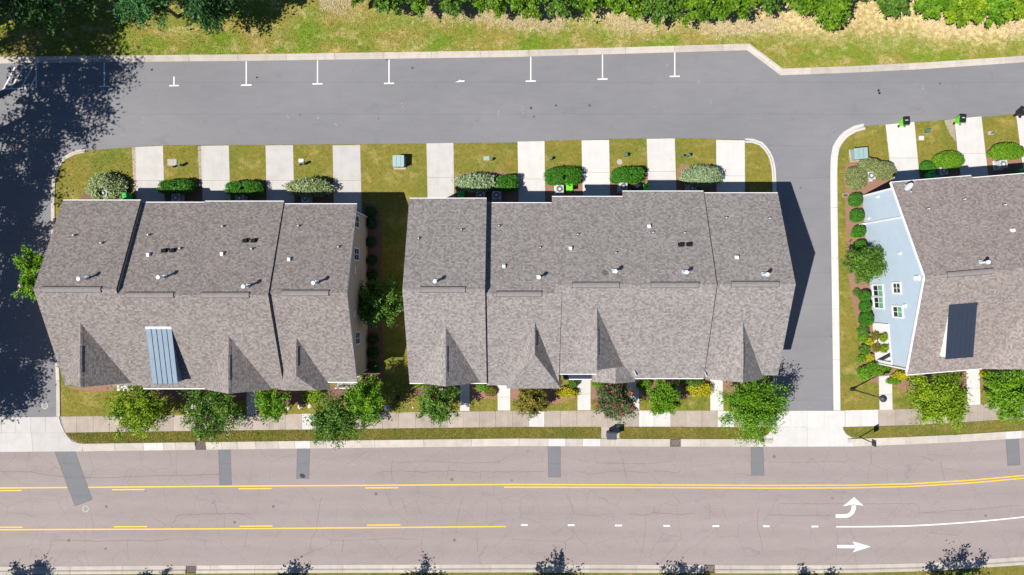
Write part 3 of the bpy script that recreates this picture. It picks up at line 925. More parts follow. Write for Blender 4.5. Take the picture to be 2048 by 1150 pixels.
# painted marks ------------------------------------------------------------------
ZP = Z_ASPH + 0.004
for x_, y0, y1, bar in ((208.5, 126, 171.5, 20), (348, 153, 170, 19), (492.5, 122.5, 169, 21), (635, 121, 166.5, 20), (778, 119.5, 165.5, 20), (1061.5, 113.5, 161, 20), (1205, 109.5, 157, 20), (1349.5, 104.5, 151.5, 20)):
    m = MB()
    m.face([(*G(x_ - 1.05, y1), ZP), (*G(x_ + 1.05, y1), ZP), (*G(x_ + 1.05, y0), ZP), (*G(x_ - 1.05, y0), ZP)])
    m.face([(*G(x_ - bar / 2, y1 + 2.6), ZP), (*G(x_ + bar / 2, y1 + 2.2), ZP), (*G(x_ + bar / 2, y1 - .2), ZP), (*G(x_ - bar / 2, y1 + .2), ZP)])
    m.build('parking_line', 'white_paint', parking, fix=False)
m = MB(); m.face([(*G(910, 164.5), ZP), (*G(929, 163.5), ZP), (*G(929, 161), ZP), (*G(920, 161), ZP), (*G(919, 158.5), ZP), (*G(918, 161.3), ZP)])
m.build('parking_line', 'white_paint', parking, fix=False)
for a, b in (((5, 178), (73, 175)), ((72.5, 131), (72.5, 176)), ((8, 176), (30, 134)), ((22, 176), (46, 134)), ((42, 176), (65, 134)), ((60, 175), (72, 153))):
    ribbon([Vector(G(*a)), Vector(G(*b))], 0.11, ZP + 0.001 * random.random(), 'hatch_line', 'white_paint', parking)
for x_, y_ in ((285, 240), (575, 233), (636, 233), (1045, 221), (1308, 212), (1422, 206), (1846, 175), (995, 224), (671, 251), (804, 210), (1333, 129), (1397, 161)):
    m = MB()
    for k in range(2):
        a, b = x_ + random.uniform(-1.5, 1.5), y_ + random.uniform(-5, 5)
        m.face([(*G(a, b + 1.2), ZP), (*G(a + .7, b + 1.2), ZP), (*G(a + .7, b - 1), ZP), (*G(a, b - 1), ZP)])
    m.build('paint_speck', 'unit_grey', parking, fix=False)
for x_, y_, r_ in ((1062, 216, 2.2), (1112, 211, 2), (1757, 181, 2.6), (1759, 186, 2.6), (757, 237, 1.2), (514, 155, 2.2), (247, 155, 1.2), (1880, 167, 1.6)):
    m = MB(); m.face([(*[c + d for c, d in zip(G(x_, y_), (r_ / PPM * math.cos(a) * random.uniform(.7, 1.2), r_ / PPM * math.sin(a) * random.uniform(.7, 1.2)))], ZP) for a in [i * math.pi / 5 for i in range(10)]])
    m.build('tar_spot', 'black_rubber', parking, fix=False)

# street lines: YT gives the upper yellow line
ZS = 0.0005
yt = lambda x: float(np.interp(x, [-200, 0, 512, 1024, 1300, 1536, 1700, 1825, 1940, 2048, 2300], [978, 976, 972, 968.8, 969.6, 970.8, 970.4, 967.3, 960.5, 951, 922]))
yb = lambda x: float(np.interp(x, [-200, 0, 512, 1012], [1060.5, 1059.5, 1057.2, 1053]))


def sline(x0, x1, fn, dy, w, mat, name, parent=street, step=24):
    n = max(1, int((x1 - x0) / step))
    path = [Vector(G(x0 + (x1 - x0) * i / n, fn(x0 + (x1 - x0) * i / n) + dy)) for i in range(n + 1)]
    path = smooth_path(path, 0.8) if n > 3 else path
    return ribbon(path, w, ZS, name, mat, parent)


sline(-200, 134.5, yt, 0, .11, 'yellow_paint', 'yellow_line')
sline(176, 2300, yt, 0, .11, 'yellow_paint', 'yellow_line')
sline(1008, 2300, yt, 5.4, .11, 'yellow_paint', 'yellow_line')
for a, b in ((-20, 43), (224, 289), (477, 543), (730, 797)):
    sline(a, b, yt, 5.2, .105, 'yellow_paint', 'yellow_dash')
sline(-200, 1011.5, yb, 0, .11, 'yellow_paint', 'yellow_line')
for a, b in ((-20, 45), (228, 294), (479, 545), (734, 801)):
    sline(a, b, yb, -5.0, .105, 'yellow_paint', 'yellow_dash')
for a, b, y_ in ((1042.5, 1055, 1050), (1136, 1149, 1050.3), (1230, 1244, 1051), (1327, 1340, 1051.6), (1425, 1438.5, 1052.2), (1526, 1539, 1052.6), (1623, 1636.5, 1053)):
    sline(a, b, lambda x: y_, 0, .15, 'white_paint', 'white_dash')
wl = lambda x: float(np.interp(x, [1672, 1740, 1810, 1870, 1932, 1990, 2048, 2300], [1053.5, 1053.3, 1052, 1049.2, 1045, 1040, 1034, 1001]))
sline(1672.5, 2300, wl, 0, .12, 'white_paint', 'white_line')
arr = [(1674.5, 1090), (1709, 1090.2), (1706, 1083), (1741.5, 1093.3), (1705.5, 1104.5), (1712, 1096.5), (1674.5, 1096)]
m = MB(); m.face([(*G(*p), ZS) for p in arr]); m.build('straight_arrow', 'white_paint', street, fix=False)
m = MB(); outer, inner = [], []
for i in range(11):
    t = i / 10 * math.pi / 2
    outer.append((1690 + 22 * math.sin(t), 1013 + 22.5 * math.cos(t)))
    inner.append((1690 + 13.5 * math.sin(t), 1013 + 15.5 * math.cos(t)))
outer = [(1671.5, 1035.5)] + outer + [(1711.5, 1011)]; inner = [(1671.5, 1028.8)] + inner + [(1703.5, 1011)]
for i in range(len(outer) - 1):
    m.face([(*G(*outer[i]), ZS), (*G(*outer[i + 1]), ZS), (*G(*inner[i + 1]), ZS), (*G(*inner[i]), ZS)])
m.face([(*G(1686, 1012.5), ZS), (*G(1707, 1008.5), ZS), (*G(1727, 1011.2), ZS), (*G(1708, 994.5), ZS)])
m.build('turn_arrow', 'white_paint', street, fix=False)
for q in ([(109.5, 903), (150, 902.8), (184.6, 999), (150, 1012)], [(437, 899.5), (460.5, 899), (463, 969.5), (439.5, 970)], [(595, 897.3), (619.5, 897), (617.6, 957), (593, 957)],
          [(1096, 892.5), (1120.5, 892.6), (1121, 954), (1097, 954)], [(1502, 893.6), (1526, 893.6), (1528, 950.5), (1503, 950.5)], [(2011.5, 879), (2037, 877), (2040, 930), (2015.5, 931)]):
    rq = []
    for a_, b_ in zip(q, q[1:] + q[:1]):
        for k_ in range(8):
            rq.append((a_[0] + (b_[0] - a_[0]) * k_ / 8 + random.uniform(-.55, .55), a_[1] + (b_[1] - a_[1]) * k_ / 8 + random.uniform(-.5, .5)))
    m = MB(); m.face([(*G(*p), -0.0018) for p in rq]); m.build('asphalt_patch', 'patch_asphalt', street, fix=False)
    ribbon([Vector(G(*p)) for p in (q[0], q[3], q[2], q[1])], 0.05, -0.0008, 'patch_seam', 'crack_fill', street)
m = MB(); m.face([(*G(605 + 5.5 * math.cos(a) + 1.5 * math.sin(a), 951.5 + 4.5 * math.sin(a)), 0.0) for a in [i * math.pi / 8 for i in range(16)]])
m.build('tar_spot', 'black_rubber', street, fix=False)
CRACKS = [
    [(181, 1027), (184, 1040), (187, 1052), (187, 1066)], [(173, 1048), (172, 1060), (170, 1070)], [(352, 915), (352, 930), (354, 951)],
    [(95, 1108), (101, 1093), (104, 1080), (140, 1080), (190, 1083), (260, 1080), (300, 1083), (340, 1078)],
    [(643, 993), (640, 1010), (635, 1035), (632, 1062), (622, 1080), (620, 1096)], [(620, 1096), (628, 1103)], [(802, 996), (808, 1008), (814, 1025)],
    [(926, 995), (920, 1015), (914, 1040), (912, 1065)], [(975, 1005), (974, 1025), (971, 1045)], [(842, 1078), (842, 1095), (845, 1105)],
    [(685, 1075), (687, 1085), (684, 1104)], [(660, 1081), (730, 1080), (770, 1077), (835, 1079)], [(955, 1075), (955, 1104)],
    [(785, 920), (783, 945), (784, 965)], [(752, 944), (800, 942), (850, 944), (900, 941), (950, 944), (1020, 944), (1090, 943)],
    [(898, 930), (895, 945), (893, 958)], [(963, 945), (960, 960)], [(787, 926), (850, 922), (930, 926), (1000, 924)],
    [(1132, 985), (1140, 1003), (1148, 1025), (1139, 1046), (1146, 1060), (1147, 1073), (1131, 1084), (1130, 1105)],
    [(1148, 1027), (1170, 1031), (1205, 1030), (1225, 1027), (1228, 1041)], [(1256, 1028), (1290, 1030), (1310, 1025), (1360, 1029), (1390, 1026)],
    [(1293, 1030), (1290, 1060), (1287, 1090), (1281, 1110)], [(1308, 1012), (1309, 1026)], [(1416, 1005), (1421, 1016), (1420, 1036), (1408, 1038)],
    [(1516, 1020), (1514, 1050), (1521, 1075), (1526, 1100)], [(1245, 917), (1248, 935), (1252, 955)], [(1190, 910), (1192, 925), (1220, 927), (1305, 927), (1345, 921)],
    [(1160, 944), (1180, 950), (1215, 944), (1250, 942), (1295, 946)], [(1306, 942), (1335, 943), (1352, 946), (1362, 942)],
    [(1536, 924), (1600, 925), (1660, 923), (1690, 924)], [(1741, 895), (1744, 930)], [(1880, 922), (1886, 945), (1889, 960)], [(1842, 912), (1866, 921)],
    [(1701, 1036), (1702, 1060), (1708, 1078)], [(1673, 1066), (1675, 1090), (1672, 1120)], [(1536, 1030), (1660, 1031)], [(1830, 1007), (1838, 1012), (1838, 1026), (1900, 1022), (1960, 1018), (2040, 1010)],
    [(1560, 1007), (1700, 1008), (1830, 1007)], [(430, 1000), (434, 1028), (450, 1027), (500, 1028)], [(346, 1046), (354, 1032), (372, 1029), (430, 1027)], [(448, 1028), (449, 1060)],
    [(410, 1080), (413, 1100)], [(255, 1078), (256, 1120)], [(0, 943), (60, 944), (130, 955), (210, 955), (330, 951), (440, 949)], [(1024, 1078), (1080, 1082), (1130, 1083)],
]
for c in CRACKS:
    pts = []
    for a, b in zip(c[:-1], c[1:]):
        n = max(2, int(math.hypot(b[0] - a[0], b[1] - a[1]) / 7))
        for k in range(n):
            t = k / n
            pts.append((a[0] + (b[0] - a[0]) * t + random.uniform(-.8, .8), a[1] + (b[1] - a[1]) * t + random.uniform(-.8, .8)))
    pts.append(c[-1])
    ribbon([Vector(G(*p)) for p in pts], random.uniform(0.018, 0.034), -0.0004, 'crack', 'crack_fill', street)


def manhole(px, py, z, label):
    root = empty('manhole', (*G(px, py), z))
    m = MB(); m.lathe([(0.20, 0.0), (0.20, 0.012), (0.335, 0.012), (0.335, 0.0)], seg=28); m.build('frame', 'box_lid_grey', root)
    m = MB(); m.lathe([(0.0, 0.010), (0.195, 0.010), (0.2, 0.0)], seg=24); m.build('lid', 'cast_iron', root)
    m = MB(); m.lathe([(0.07, 0.010), (0.07, 0.016), (0.12, 0.016), (0.12, 0.010)], seg=20); m.build('ring', 'box_lid_grey', root)
    return tag(root, label, 'manhole', 'manholes in the asphalt')


manhole(171.4, 1017.7, -0.003, 'round manhole with pale ring in the street below the slanted patch')
manhole(89.6, 811.5, 0.001, 'round manhole with pale ring in the shaded left alley')


def drain(x0, x1, y0, y1, label, mat='rusty_iron'):
    c = G((x0 + x1) / 2, (y0 + y1) / 2)
    w, h = (x1 - x0) / PPM, (y1 - y0) / PPM
    root = empty('storm_drain', (*c, 0))
    m = MB()
    for sx, sy, ww, hh in ((0, h / 2 - .03, w, .06), (0, -h / 2 + .03, w, .06), (w / 2 - .03, 0, .06, h - .12), (-w / 2 + .03, 0, .06, h - .12)):
        m.box((sx, sy, .02), (ww, hh, .05))
    m.build('frame', mat, root)
    m = MB(); m.box((0, 0, -.035), (w - .12, h - .12, .04)); m.build('sump', 'black_rubber', root)
    n = 7
    for i in range(n):
        m = MB(); xx = -w / 2 + .06 + (w - .12) * (i + .5) / n
        m.box((xx, 0, .015), (.05, h - .12, .035), rz=0.25); m.build('grate_bar', mat, root)
    return tag(root, label, 'storm drain', 'street drain grates')


drain(391, 411.6, 884.5, 899.5, 'rusty drain grate in the upper kerb below the pink flowering tree')
drain(1340, 1361, 878, 893, 'rusty drain grate in the upper kerb right of the mailbox cabinet')
drain(372, 393, 1132.5, 1146, 'rusty drain grate in the lower kerb near the left edge')
drain(1408, 1429, 1130, 1144.5, 'rusty drain grate in the lower kerb near the middle right')

# ------------------------------------------------------------------ buildings
TH = 0.22      # roof thickness


class Row:
    """a row of town houses; units carry the two main roof slopes"""

    def __init__(s, root, shingle, wall):
        s.root = root; s.units = []; s.shingle = shingle; s.wall = wall
        s.inv = None

    def zmain(s, x, y):
        best = None
        for u in s.units:
            if u['x0'] <= x <= u['x1']:
                z = u['zr'] - (u['p'] * (y - u['yr']) if y > u['yr'] else u.get('pf', u['p']) * (u['yr'] - y))
                best = z if best is None else max(best, z)
        return best if best is not None else 6.0

    def local(s, x, y):
        l = s.root.location; a = -s.root.rotation_euler.z
        dx, dy = x - l.x, y - l.y
        return dx * math.cos(a) - dy * math.sin(a), dx * math.sin(a) + dy * math.cos(a)

    def hit(s, px, py):
        z = 8.0
        for _ in range(12):
            w = P(px, py, z)
            x, y = s.local(w[0], w[1])
            z = s.zmain(min(max(x, s.units[0]['x0'] + .01), s.units[-1]['x1'] - .01), y)
        return x, y, z


def add_units(row, units, oh_l=0.2, oh_r=0.2):
    for i, u in enumerate(units):
        pf = u.get('pf', u['p'])
        zb = u['zr'] - u['p'] * (u['yb'] - u['yr']); zf = u['zr'] - pf * (u['yr'] - u['yf'])
        u['zb'], u['zf'] = zb, zf
        row.units.append(u)
        prof = [(u['yb'], zb), (u['yr'], u['zr']), (u['yf'], zf), (u['yf'], zf - TH), (u['yr'], u['zr'] - TH), (u['yb'], zb - TH)]
        m = MB(); m.extrude(prof, 'x', u['x0'], u['x1'] , 0, 1)
        roof = m.build('roof', [row.shingle, u.get('edge', 'step_flashing')], row.root, uv=True)
        u['roof'] = roof
        # gutters
        for y_, z_, sgn in ((u['yb'], zb, 1), (u['yf'], zf, -1)):
            if sgn < 0 and u.get('nofront'):
                continue
            m = MB(); m.box(((u['x0'] + u['x1']) / 2, y_ + sgn * 0.035, z_ - 0.10), (u['x1'] - u['x0'] - 0.02, 0.066, 0.13))
            m.build('gutter', 'white_trim', roof)
        # walls below
        if not u.get('nowall'):
            xa = u['x0'] + (oh_l if i == 0 else 0.005); xb = u['x1'] - (oh_r if i == len(units) - 1 else 0.005)
            wb, wf = u['yb'] - 0.5, u['yf'] + 0.45
            top = lambda y: u['zr'] - TH - 0.004 - (u['p'] * (y - u['yr']) if y > u['yr'] else pf * (u['yr'] - y))
            wp = [(wb, -0.05), (wb, top(wb)), (u['yr'], u['zr'] - TH - 0.004), (wf, top(wf)), (wf, -0.05)]
            m = MB(); m.extrude(wp, 'x', xa, xb)
            u['wallo'] = m.build('wall', row.wall, row.root)
            # garage door and rear window
            cx = (xa + xb) / 2
            m = MB(); m.box((cx, wb + 0.02, 1.1), (2.7, 0.05, 2.2)); g = m.build('garage_door', 'door_paint', row.root)
            for k in range(4):
                m = MB(); m.box((cx, wb + 0.055, 0.3 + k * 0.54), (2.6, 0.025, 0.48)); m.build('panel', 'door_paint', g)
            for dx in (-1.4, 1.4):
                window(row.root, (cx + dx, wb, 4.2), (1, 0, 0), (0, 1, 0), 1.0, 1.4)
                window(row.root, (cx + dx, wf, 4.0), (-1, 0, 0), (0, -1, 0), 1.0, 1.4)
            m = MB(); m.box((cx + 0.6, wf - 0.02, 1.1), (1.0, 0.06, 2.15)); dr = m.build('front_door', 'front_door', row.root)
            m = MB(); m.box((cx + 0.95, wf - 0.07, 1.05), (0.05, 0.06, 0.12)); m.build('handle', 'galvanised', dr)


def window(parent, c, ax, nrm, w, h, panes=2, green_part=False, name='window', trim=0.11):
    ax = Vector(ax); nrm = Vector(nrm); up = Vector((0, 0, 1)); c = Vector(c)
    m = MB()
    for s in (-1, 1):
        m.obox(c + ax * s * (w / 2 + trim / 2) + nrm * 0.03, ax, nrm, up, (trim, 0.08, h + 2 * trim))
        m.obox(c + up * s * (h / 2 + trim / 2) + nrm * (0.03 if s > 0 else 0.045), ax, nrm, up, (w, 0.08 if s > 0 else 0.11, trim))
    f = m.build(name, 'white_trim', parent)
    pw = w / panes
    for i in range(panes):
        m = MB(); m.obox(c + ax * (-w / 2 + pw * (i + .5)) + nrm * 0.012, ax, nrm, up, (pw - 0.05, 0.016, h - 0.04))
        m.build('pane', 'window_glass' if not (green_part and i == panes - 1) else 'window_green', f)
        if i:
            m = MB(); m.obox(c + ax * (-w / 2 + pw * i) + nrm * 0.02, ax, nrm, up, (0.05, 0.05, h)); m.build('mullion', 'white_trim', f)
    m = MB(); m.obox(c + nrm * 0.026, ax, nrm, up, (w - 0.06, 0.03, 0.045)); m.build('glazing_bar', 'white_trim', f)
    return f


def gable(row, xr, yb, yf, zr, half, ze, clip=None, wall=True, ridge_vent=True):
    """cross gable: ridge along y; yb lies inside the main roof. clip=(y_ridge_end, z_clip, half_clip)"""
    sl = (zr - ze) / half
    m = MB()
    if clip is None:
        prof = [(xr - half, ze), (xr, zr), (xr + half, ze), (xr + half, ze - TH), (xr, zr - TH * 1.2), (xr - half, ze - TH)]
        m.extrude(prof, 'y', yb, yf, 0, 1)
        edge_y = yf
    else:
        ye, zc, hc = clip
        A = (xr - half, yb, ze); B = (xr, yb, zr); C = (xr + half, yb, ze)
        A2 = (xr - half, yf, ze); C2 = (xr + half, yf, ze); E = (xr, ye, zr)
        L = (xr - hc, yf, zc); Rr = (xr + hc, yf, zc)
        dn = lambda p: (p[0], p[1], p[2] - TH)
        if hc >= half - 1e-3:
            m.face([A, A2, E, B]); m.face([C2, C, B, E]); m.face([A2, C2, E])
            m.face([A2, dn(A2), dn(C2), C2], 1); m.face([A, dn(A), dn(A2), A2], 1); m.face([C2, dn(C2), dn(C), C], 1)
        else:
            m.face([A, A2, L, E, B]); m.face([C2, C, B, E, Rr]); m.face([L, Rr, E])
            m.face([A2, dn(A2), dn(L), L], 1); m.face([L, dn(L), dn(Rr), Rr], 1); m.face([Rr, dn(Rr), dn(C2), C2], 1)
            m.face([A, dn(A), dn(A2), A2], 1); m.face([C2, dn(C2), dn(C), C], 1)
        m.face([dn(A2), dn(A), dn(C), dn(C2)], 1)
    g = m.build('gable_roof', [row.shingle, 'white_trim'], row.root, uv=True, fix=clip is None)
    if clip is not None:
        import bmesh
        bm = bmesh.new(); bm.from_mesh(g.data); bmesh.ops.remove_doubles(bm, verts=bm.verts, dist=1e-4)
        bmesh.ops.recalc_face_normals(bm, faces=bm.faces); bm.to_mesh(g.data); bm.free()
        lay = g.data.uv_layers.get('UVMap')
        if lay: g.data.uv_layers.remove(lay)
        slope_uv(g.data)
    # ridge cap pieces
    y1 = yf if clip is None else clip[0]
    n = max(2, int((yb - y1) / 0.62))
    for i in range(n):
        a = yb + (y1 - yb) * i / n; b = yb + (y1 - yb) * (i + 1) / n
        lift = 0.014 if i % 2 else 0.024
        m = MB(); m.extrude([(xr - .17, zr - .17 * sl + lift), (xr, zr + lift), (xr + .17, zr - .17 * sl + lift), (xr, zr - 0.03)], 'y', a, b + 0.005)
        m.build('ridge_cap', row.shingle, g, uv=True)
    if ridge_vent:
        a = y1 + (yb - y1) * 0.22; b = y1 + (yb - y1) * 0.62
        m = MB(); m.extrude([(xr - .16, zr - .16 * sl + .03), (xr - .12, zr - .12 * sl + .1), (xr, zr + .09), (xr + .12, zr - .12 * sl + .1), (xr + .16, zr - .16 * sl + .03)], 'y', a, b)
        m.build('ridge_vent', row.shingle, g, uv=True)
    if wall:
        hw = half - 0.25
        yw = yf + 0.35
        m = MB(); zt = zr - TH * 1.2 - 0.01 - (0 if clip is None else 0.0)
        if clip is None:
            wp = [(xr - hw, -0.05), (xr - hw, ze - TH), (xr, zt), (xr + hw, ze - TH), (xr + hw, -0.05)]
        else:
            wp = [(xr - hw, -0.05), (xr - hw, ze - TH - 0.01), (xr + hw, ze - TH - 0.01), (xr + hw, -0.05)]
        m.extrude(wp, 'y', yw, yb - 1.0); m.build('wall', row.wall, row.root)
        window(row.root, (xr, yw, 4.3), (-1, 0, 0), (0, -1, 0), 1.5, 1.4)
    return g


def ridge_vent(row, px0, px1, py):
    """raised ridge ventilator with end seams, found from its place on the roof"""
    x0, x1 = row.hit(px0, py)[0], row.hit(px1, py)[0]
    x0 = max(x0, min(u['x0'] for u in row.units) + .25)
    u = [u for u in row.units if u['x0'] <= (x0 + x1) / 2 <= u['x1']][0]
    y, z, p = u['yr'], u['zr'], u['p']
    m = MB()
    prof = [(y + .24, z - .24 * p + .02), (y + .20, z - .2 * p + .11), (y + .05, z + .085), (y - .05, z + .085), (y - .20, z - .2 * p + .11), (y - .24, z - .24 * p + .02)]
    m.extrude(prof, 'x', x0, x1); m.build('ridge_vent', 'ridge_cap', u['roof'])
    m = MB()
    for sg in (-1, 1):
        m.box(((x0 + x1) / 2, y + sg * .25, z - .24 * p + .045), (x1 - x0, .014, .06))
    m.box((x1 + .02, y, z - .03), (.016, .46, .16)); m.box((x0 - .02, y, z - .03), (.016, .46, .16))
    m.build('vent_slot', 'vent_base', u['roof'])


def ridge_caps(row):
    for u in row.units:
        n = max(2, int((u['x1'] - u['x0']) / 0.62))
        y, z, p = u['yr'], u['zr'], u['p']
        for i in range(n):
            a = u['x0'] + (u['x1'] - u['x0']) * i / n; b = u['x0'] + (u['x1'] - u['x0']) * (i + 1) / n
            lift = 0.012 if i % 2 else 0.022
            m = MB(); m.extrude([(y - .17, z - .17 * p + lift), (y, z + lift), (y + .17, z - .17 * p + lift), (y, z - .03)], 'x', a, b + 0.004)
            m.build('ridge_cap', row.shingle, u['roof'], uv=True)


def on_roof(row, x):
    return [u for u in row.units if u['x0'] <= x <= u['x1']][0]['roof']


def flue(row, px, py, h=1.05):
    x, y, z = row.hit(px, py); r = on_roof(row, x)
    m = MB(); m.box((x, y, z + .01), (.34, .42, .06)); m.lathe([(.17, .0), (.14, .16), (.1, .24)], (x, y, z), 14)
    m.build('flue_base', 'galvanised', r); m = MB()
    m.tube((x, y, z - .1), (x, y, z + h), .085, .085, 14); m.tube((x, y, z + h + .04), (x, y, z + h + .14), .17, .15, 16)
    m.tube((x, y, z + h - .04), (x, y, z + h + .05), .11, .11, 12)
    m.build('flue', 'white_metal', r)


def pipe(row, px, py, mat='white_metal'):
    x, y, z = row.hit(px, py); r = on_roof(row, x)
    m = MB(); m.tube((x, y, z - .1), (x, y, z + .36), .045, .045, 10); m.build('vent_pipe', mat, r)
    m = MB(); m.lathe([(.13, .03), (.12, .06), (.055, .13)], (x, y, z), 12); m.build('pipe_flashing', 'vent_base', r)


def boxvent(row, px, py, w=.23, h=.22, mat='white_metal'):
    x, y, z = row.hit(px, py); r = on_roof(row, x)
    m = MB(); m.box((x, y, z + h / 2), (w, w * 1.25, h), taper=.85); m.box((x, y, z + h + .01), (w * .95, w * 1.2, .03))
    m.box((x, y, z + .0), (w * 1.2, w * 1.4, .05))
    m.build('box_vent', mat, r)


def sqvent(row, px, py):
    x, y, z = row.hit(px, py); r = on_roof(row, x)
    m = MB(); m.box((x, y, z + .1), (.36, .28, .2), taper=.88); m.box((x, y, z + .215), (.40, .32, .035)); m.box((x, y, z - .01), (.44, .36, .1))
    m.build('roof_vent', 'black_vent', r)


def shed_dormer(row, x0, x1, yt_, zt_, yf_, zf_, mat, rib, side, n=5):
    """standing seam shed dormer lying on the front slope"""
    root_m = MB()
    zb0 = row.zmain(x0, yf_) - 0.3
    wp = [(yt_ + .1, zt_ - .3), (yt_, zt_ - .12), (yf_ + .18, zf_ - .12 + .18 * (zt_ - zf_) / (yt_ - yf_)), (yf_ + .18, zb0)]
    root_m.extrude(wp, 'x', x0 + .12, x1 - .12)
    d = root_m.build('dormer', side, row.root)
    d2 = Vector((0, yf_ - yt_, zf_ - zt_)); L = d2.length; d2.normalize(); nr = Vector((0, -d2.z, d2.y)); nr = nr if nr.z > 0 else -nr
    c = Vector(((x0 + x1) / 2, (yt_ + yf_) / 2, (zt_ + zf_) / 2))
    w = (x1 - x0) / n
    for i in range(n):
        m = MB(); m.obox(c + Vector((x0 + w * (i + .5) - c.x, 0, 0)) - nr * .04, (1, 0, 0), d2, nr, (w - .012, L, .06)); m.build('roof_panel', mat, d)
    for i in range(1, n):
        m = MB(); m.obox(c + Vector((x0 + w * i - c.x, 0, 0)), (1, 0, 0), d2, nr, (.035, L, .07)); m.build('seam', rib, d)
    m = MB(); m.obox(Vector((c.x, yt_ + .02, zt_ + .01)), (1, 0, 0), d2, nr, (x1 - x0 + .04, .22, .04)); m.build('flashing', 'galvanised' if rib != mat else mat, d)
    m = MB(); m.obox(Vector((c.x, yf_ - .01, zf_ - .06)), (1, 0, 0), (0, 1, 0), (0, 0, 1), (x1 - x0, .05, .14)); m.build('fascia', rib, d)
    for k in (-.27, .27):
        window(row.root, (c.x + k * (x1 - x0), yf_ + .18, zf_ - .62), (-1, 0, 0), (0, -1, 0), .6, .6, 1, trim=.06)
    return d


def downspout(row, x, y, z, nrm=(0, 1, 0)):
    m = MB(); m.tube((x, y, 0.1), (x, y, z), .05, .05, 8); m.tube((x, y, .12), (x + nrm[0] * .35, y + nrm[1] * .35, .06), .05, .05, 8)
    m.build('downspout', 'white_trim', row.root)


# --- left row (beige end wall)
r1 = empty('townhouse_row', (-26.9, -0.5, 0))
b1 = Row(r1, 'shingle_brown', 'siding_beige')


def shifted(us, cx, cy):
    for u in us:
        for k in ('x0', 'x1'): u[k] -= cx
        for k in ('yb', 'yr', 'yf'): u[k] -= cy
    return us


PIT = .473
cx, cy = -26.9, -0.5
add_units(b1, shifted([
    dict(x0=-39.95, x1=-33.04, yb=7.75, yr=-.16, yf=-8.75, zr=9.62, p=PIT, nofront=True),
    dict(x0=-33.04, x1=-27.5, yb=7.60, yr=-.63, yf=-9.04, zr=9.45, p=PIT),
    dict(x0=-27.5, x1=-20.42, yb=7.70, yr=-.63, yf=-9.04, zr=9.45, p=PIT, nofront=True),
    dict(x0=-20.42, x1=-13.88, yb=7.46, yr=-.46, yf=-8.46, zr=9.22, p=.468, edge='white_trim'),
], cx, cy))
gable(b1, -36.88 - cx, -2.9 - cy, -8.52 - cy, 8.25, 3.07, 5.55)
gable(b1, -24.42 - cx, -3.9 - cy, -9.15 - cy, 7.77, 2.95, 5.45)
gable(b1, -18.7 - cx, -3.6 - cy, -9.12 - cy, 7.40, 2.3, 5.35, clip=(-7.67 - cy, 6.15, 1.4))
shed_dormer(b1, -31.38 - cx, -29.18 - cx, -3.47 - cy, 8.12, -8.43 - cy, 7.0, 'seam_metal', 'seam_rib', 'seam_metal')
ridge_caps(b1)
for a, b, y in ((84, 202, 577), (253, 347, 591), (403, 498, 589), (564, 657, 585)):
    ridge_vent(b1, a, b, y)
for p in ((174, 558), (330, 555), (497, 573), (634, 566)): flue(b1, *p)
for p in ((150, 471), (205, 486), (299, 470), (447, 453), (362, 497), (505, 498), (598, 452), (678, 494)): pipe(b1, *p)
for p in ((298, 510), (445, 508), (579, 519)): boxvent(b1, *p)
for p in ((329, 502), (345.5, 501.5), (491, 482), (507.5, 482)): sqvent(b1, *p)
xw = -13.88 - .2 - cx
for y_, z_, hh in ((5.96, 4.9, 1.7), (3.0, 4.95, 1.7), (-4.6, 4.5, 1.5)):
    window(r1, (xw, y_ - cy, z_), (0, -1, 0), (1, 0, 0), 1.0, hh)
for y_, z_, s in ((1.55, 5.6, .35), (-2.35, 5.8, .3)):
    m = MB(); m.box((xw + .04, y_ - cy, z_), (.1, s * 2, s)); m.build('wall_vent', 'white_trim', r1)
# rake trim of the end gable and corner boards
downspout(b1, xw + .08, 6.8 - cy, 5.2, (1, 0, 0)); downspout(b1, xw + .08, -7.9 - cy, 5.0, (1, 0, 0))
# small front porch with white rails under the right unit
m = MB(); m.box((-15.2 - cx, -8.75 - cy, 2.9), (2.2, 1.0, .14)); pr = m.build('porch_roof', 'box_lid_grey', r1)
for i in range(6):
    m = MB(); m.box((-16.3 - cx + i * .45, -9.3 - cy, 3.25), (.06, .06, .6)); m.build('baluster', 'white_trim', pr)
m = MB(); m.box((-15.2 - cx, -9.3 - cy, 3.58), (2.3, .08, .08)); m.build('rail', 'white_trim', pr)
for dx in (-1.2, 1.2):
    m = MB(); m.box((-15.2 - cx + dx, -9.2 - cy, 1.42), (.16, .16, 2.82)); m.build('column', 'white_trim', r1)
tag(r1, 'left town house row with brown shingle roof, steel blue dormer and beige end wall', 'town house')

# --- middle row
r2 = empty('townhouse_row', (7.3, 0.0, 0))
b2 = Row(r2, 'shingle_grey', 'siding_grey')
cx, cy = 7.3, 0.0
add_units(b2, shifted([
    dict(x0=-9.12, x1=-2.25, yb=7.90, yr=-.17, yf=-8.50, zr=9.80, p=.47),
    dict(x0=-2.25, x1=3.55, yb=7.55, yr=-.54, yf=-8.75, zr=9.38, p=.47, nofront=True),
    dict(x0=3.55, x1=9.85, yb=8.07, yr=.21, yf=-7.68, zr=9.66, p=.475),
    dict(x0=9.85, x1=17.09, yb=8.58, yr=.21, yf=-8.10, zr=9.66, p=.475),
    dict(x0=17.09, x1=23.75, yb=8.43, yr=.28, yf=-7.85, zr=9.45, p=.47, nofront=True),
], cx, cy))
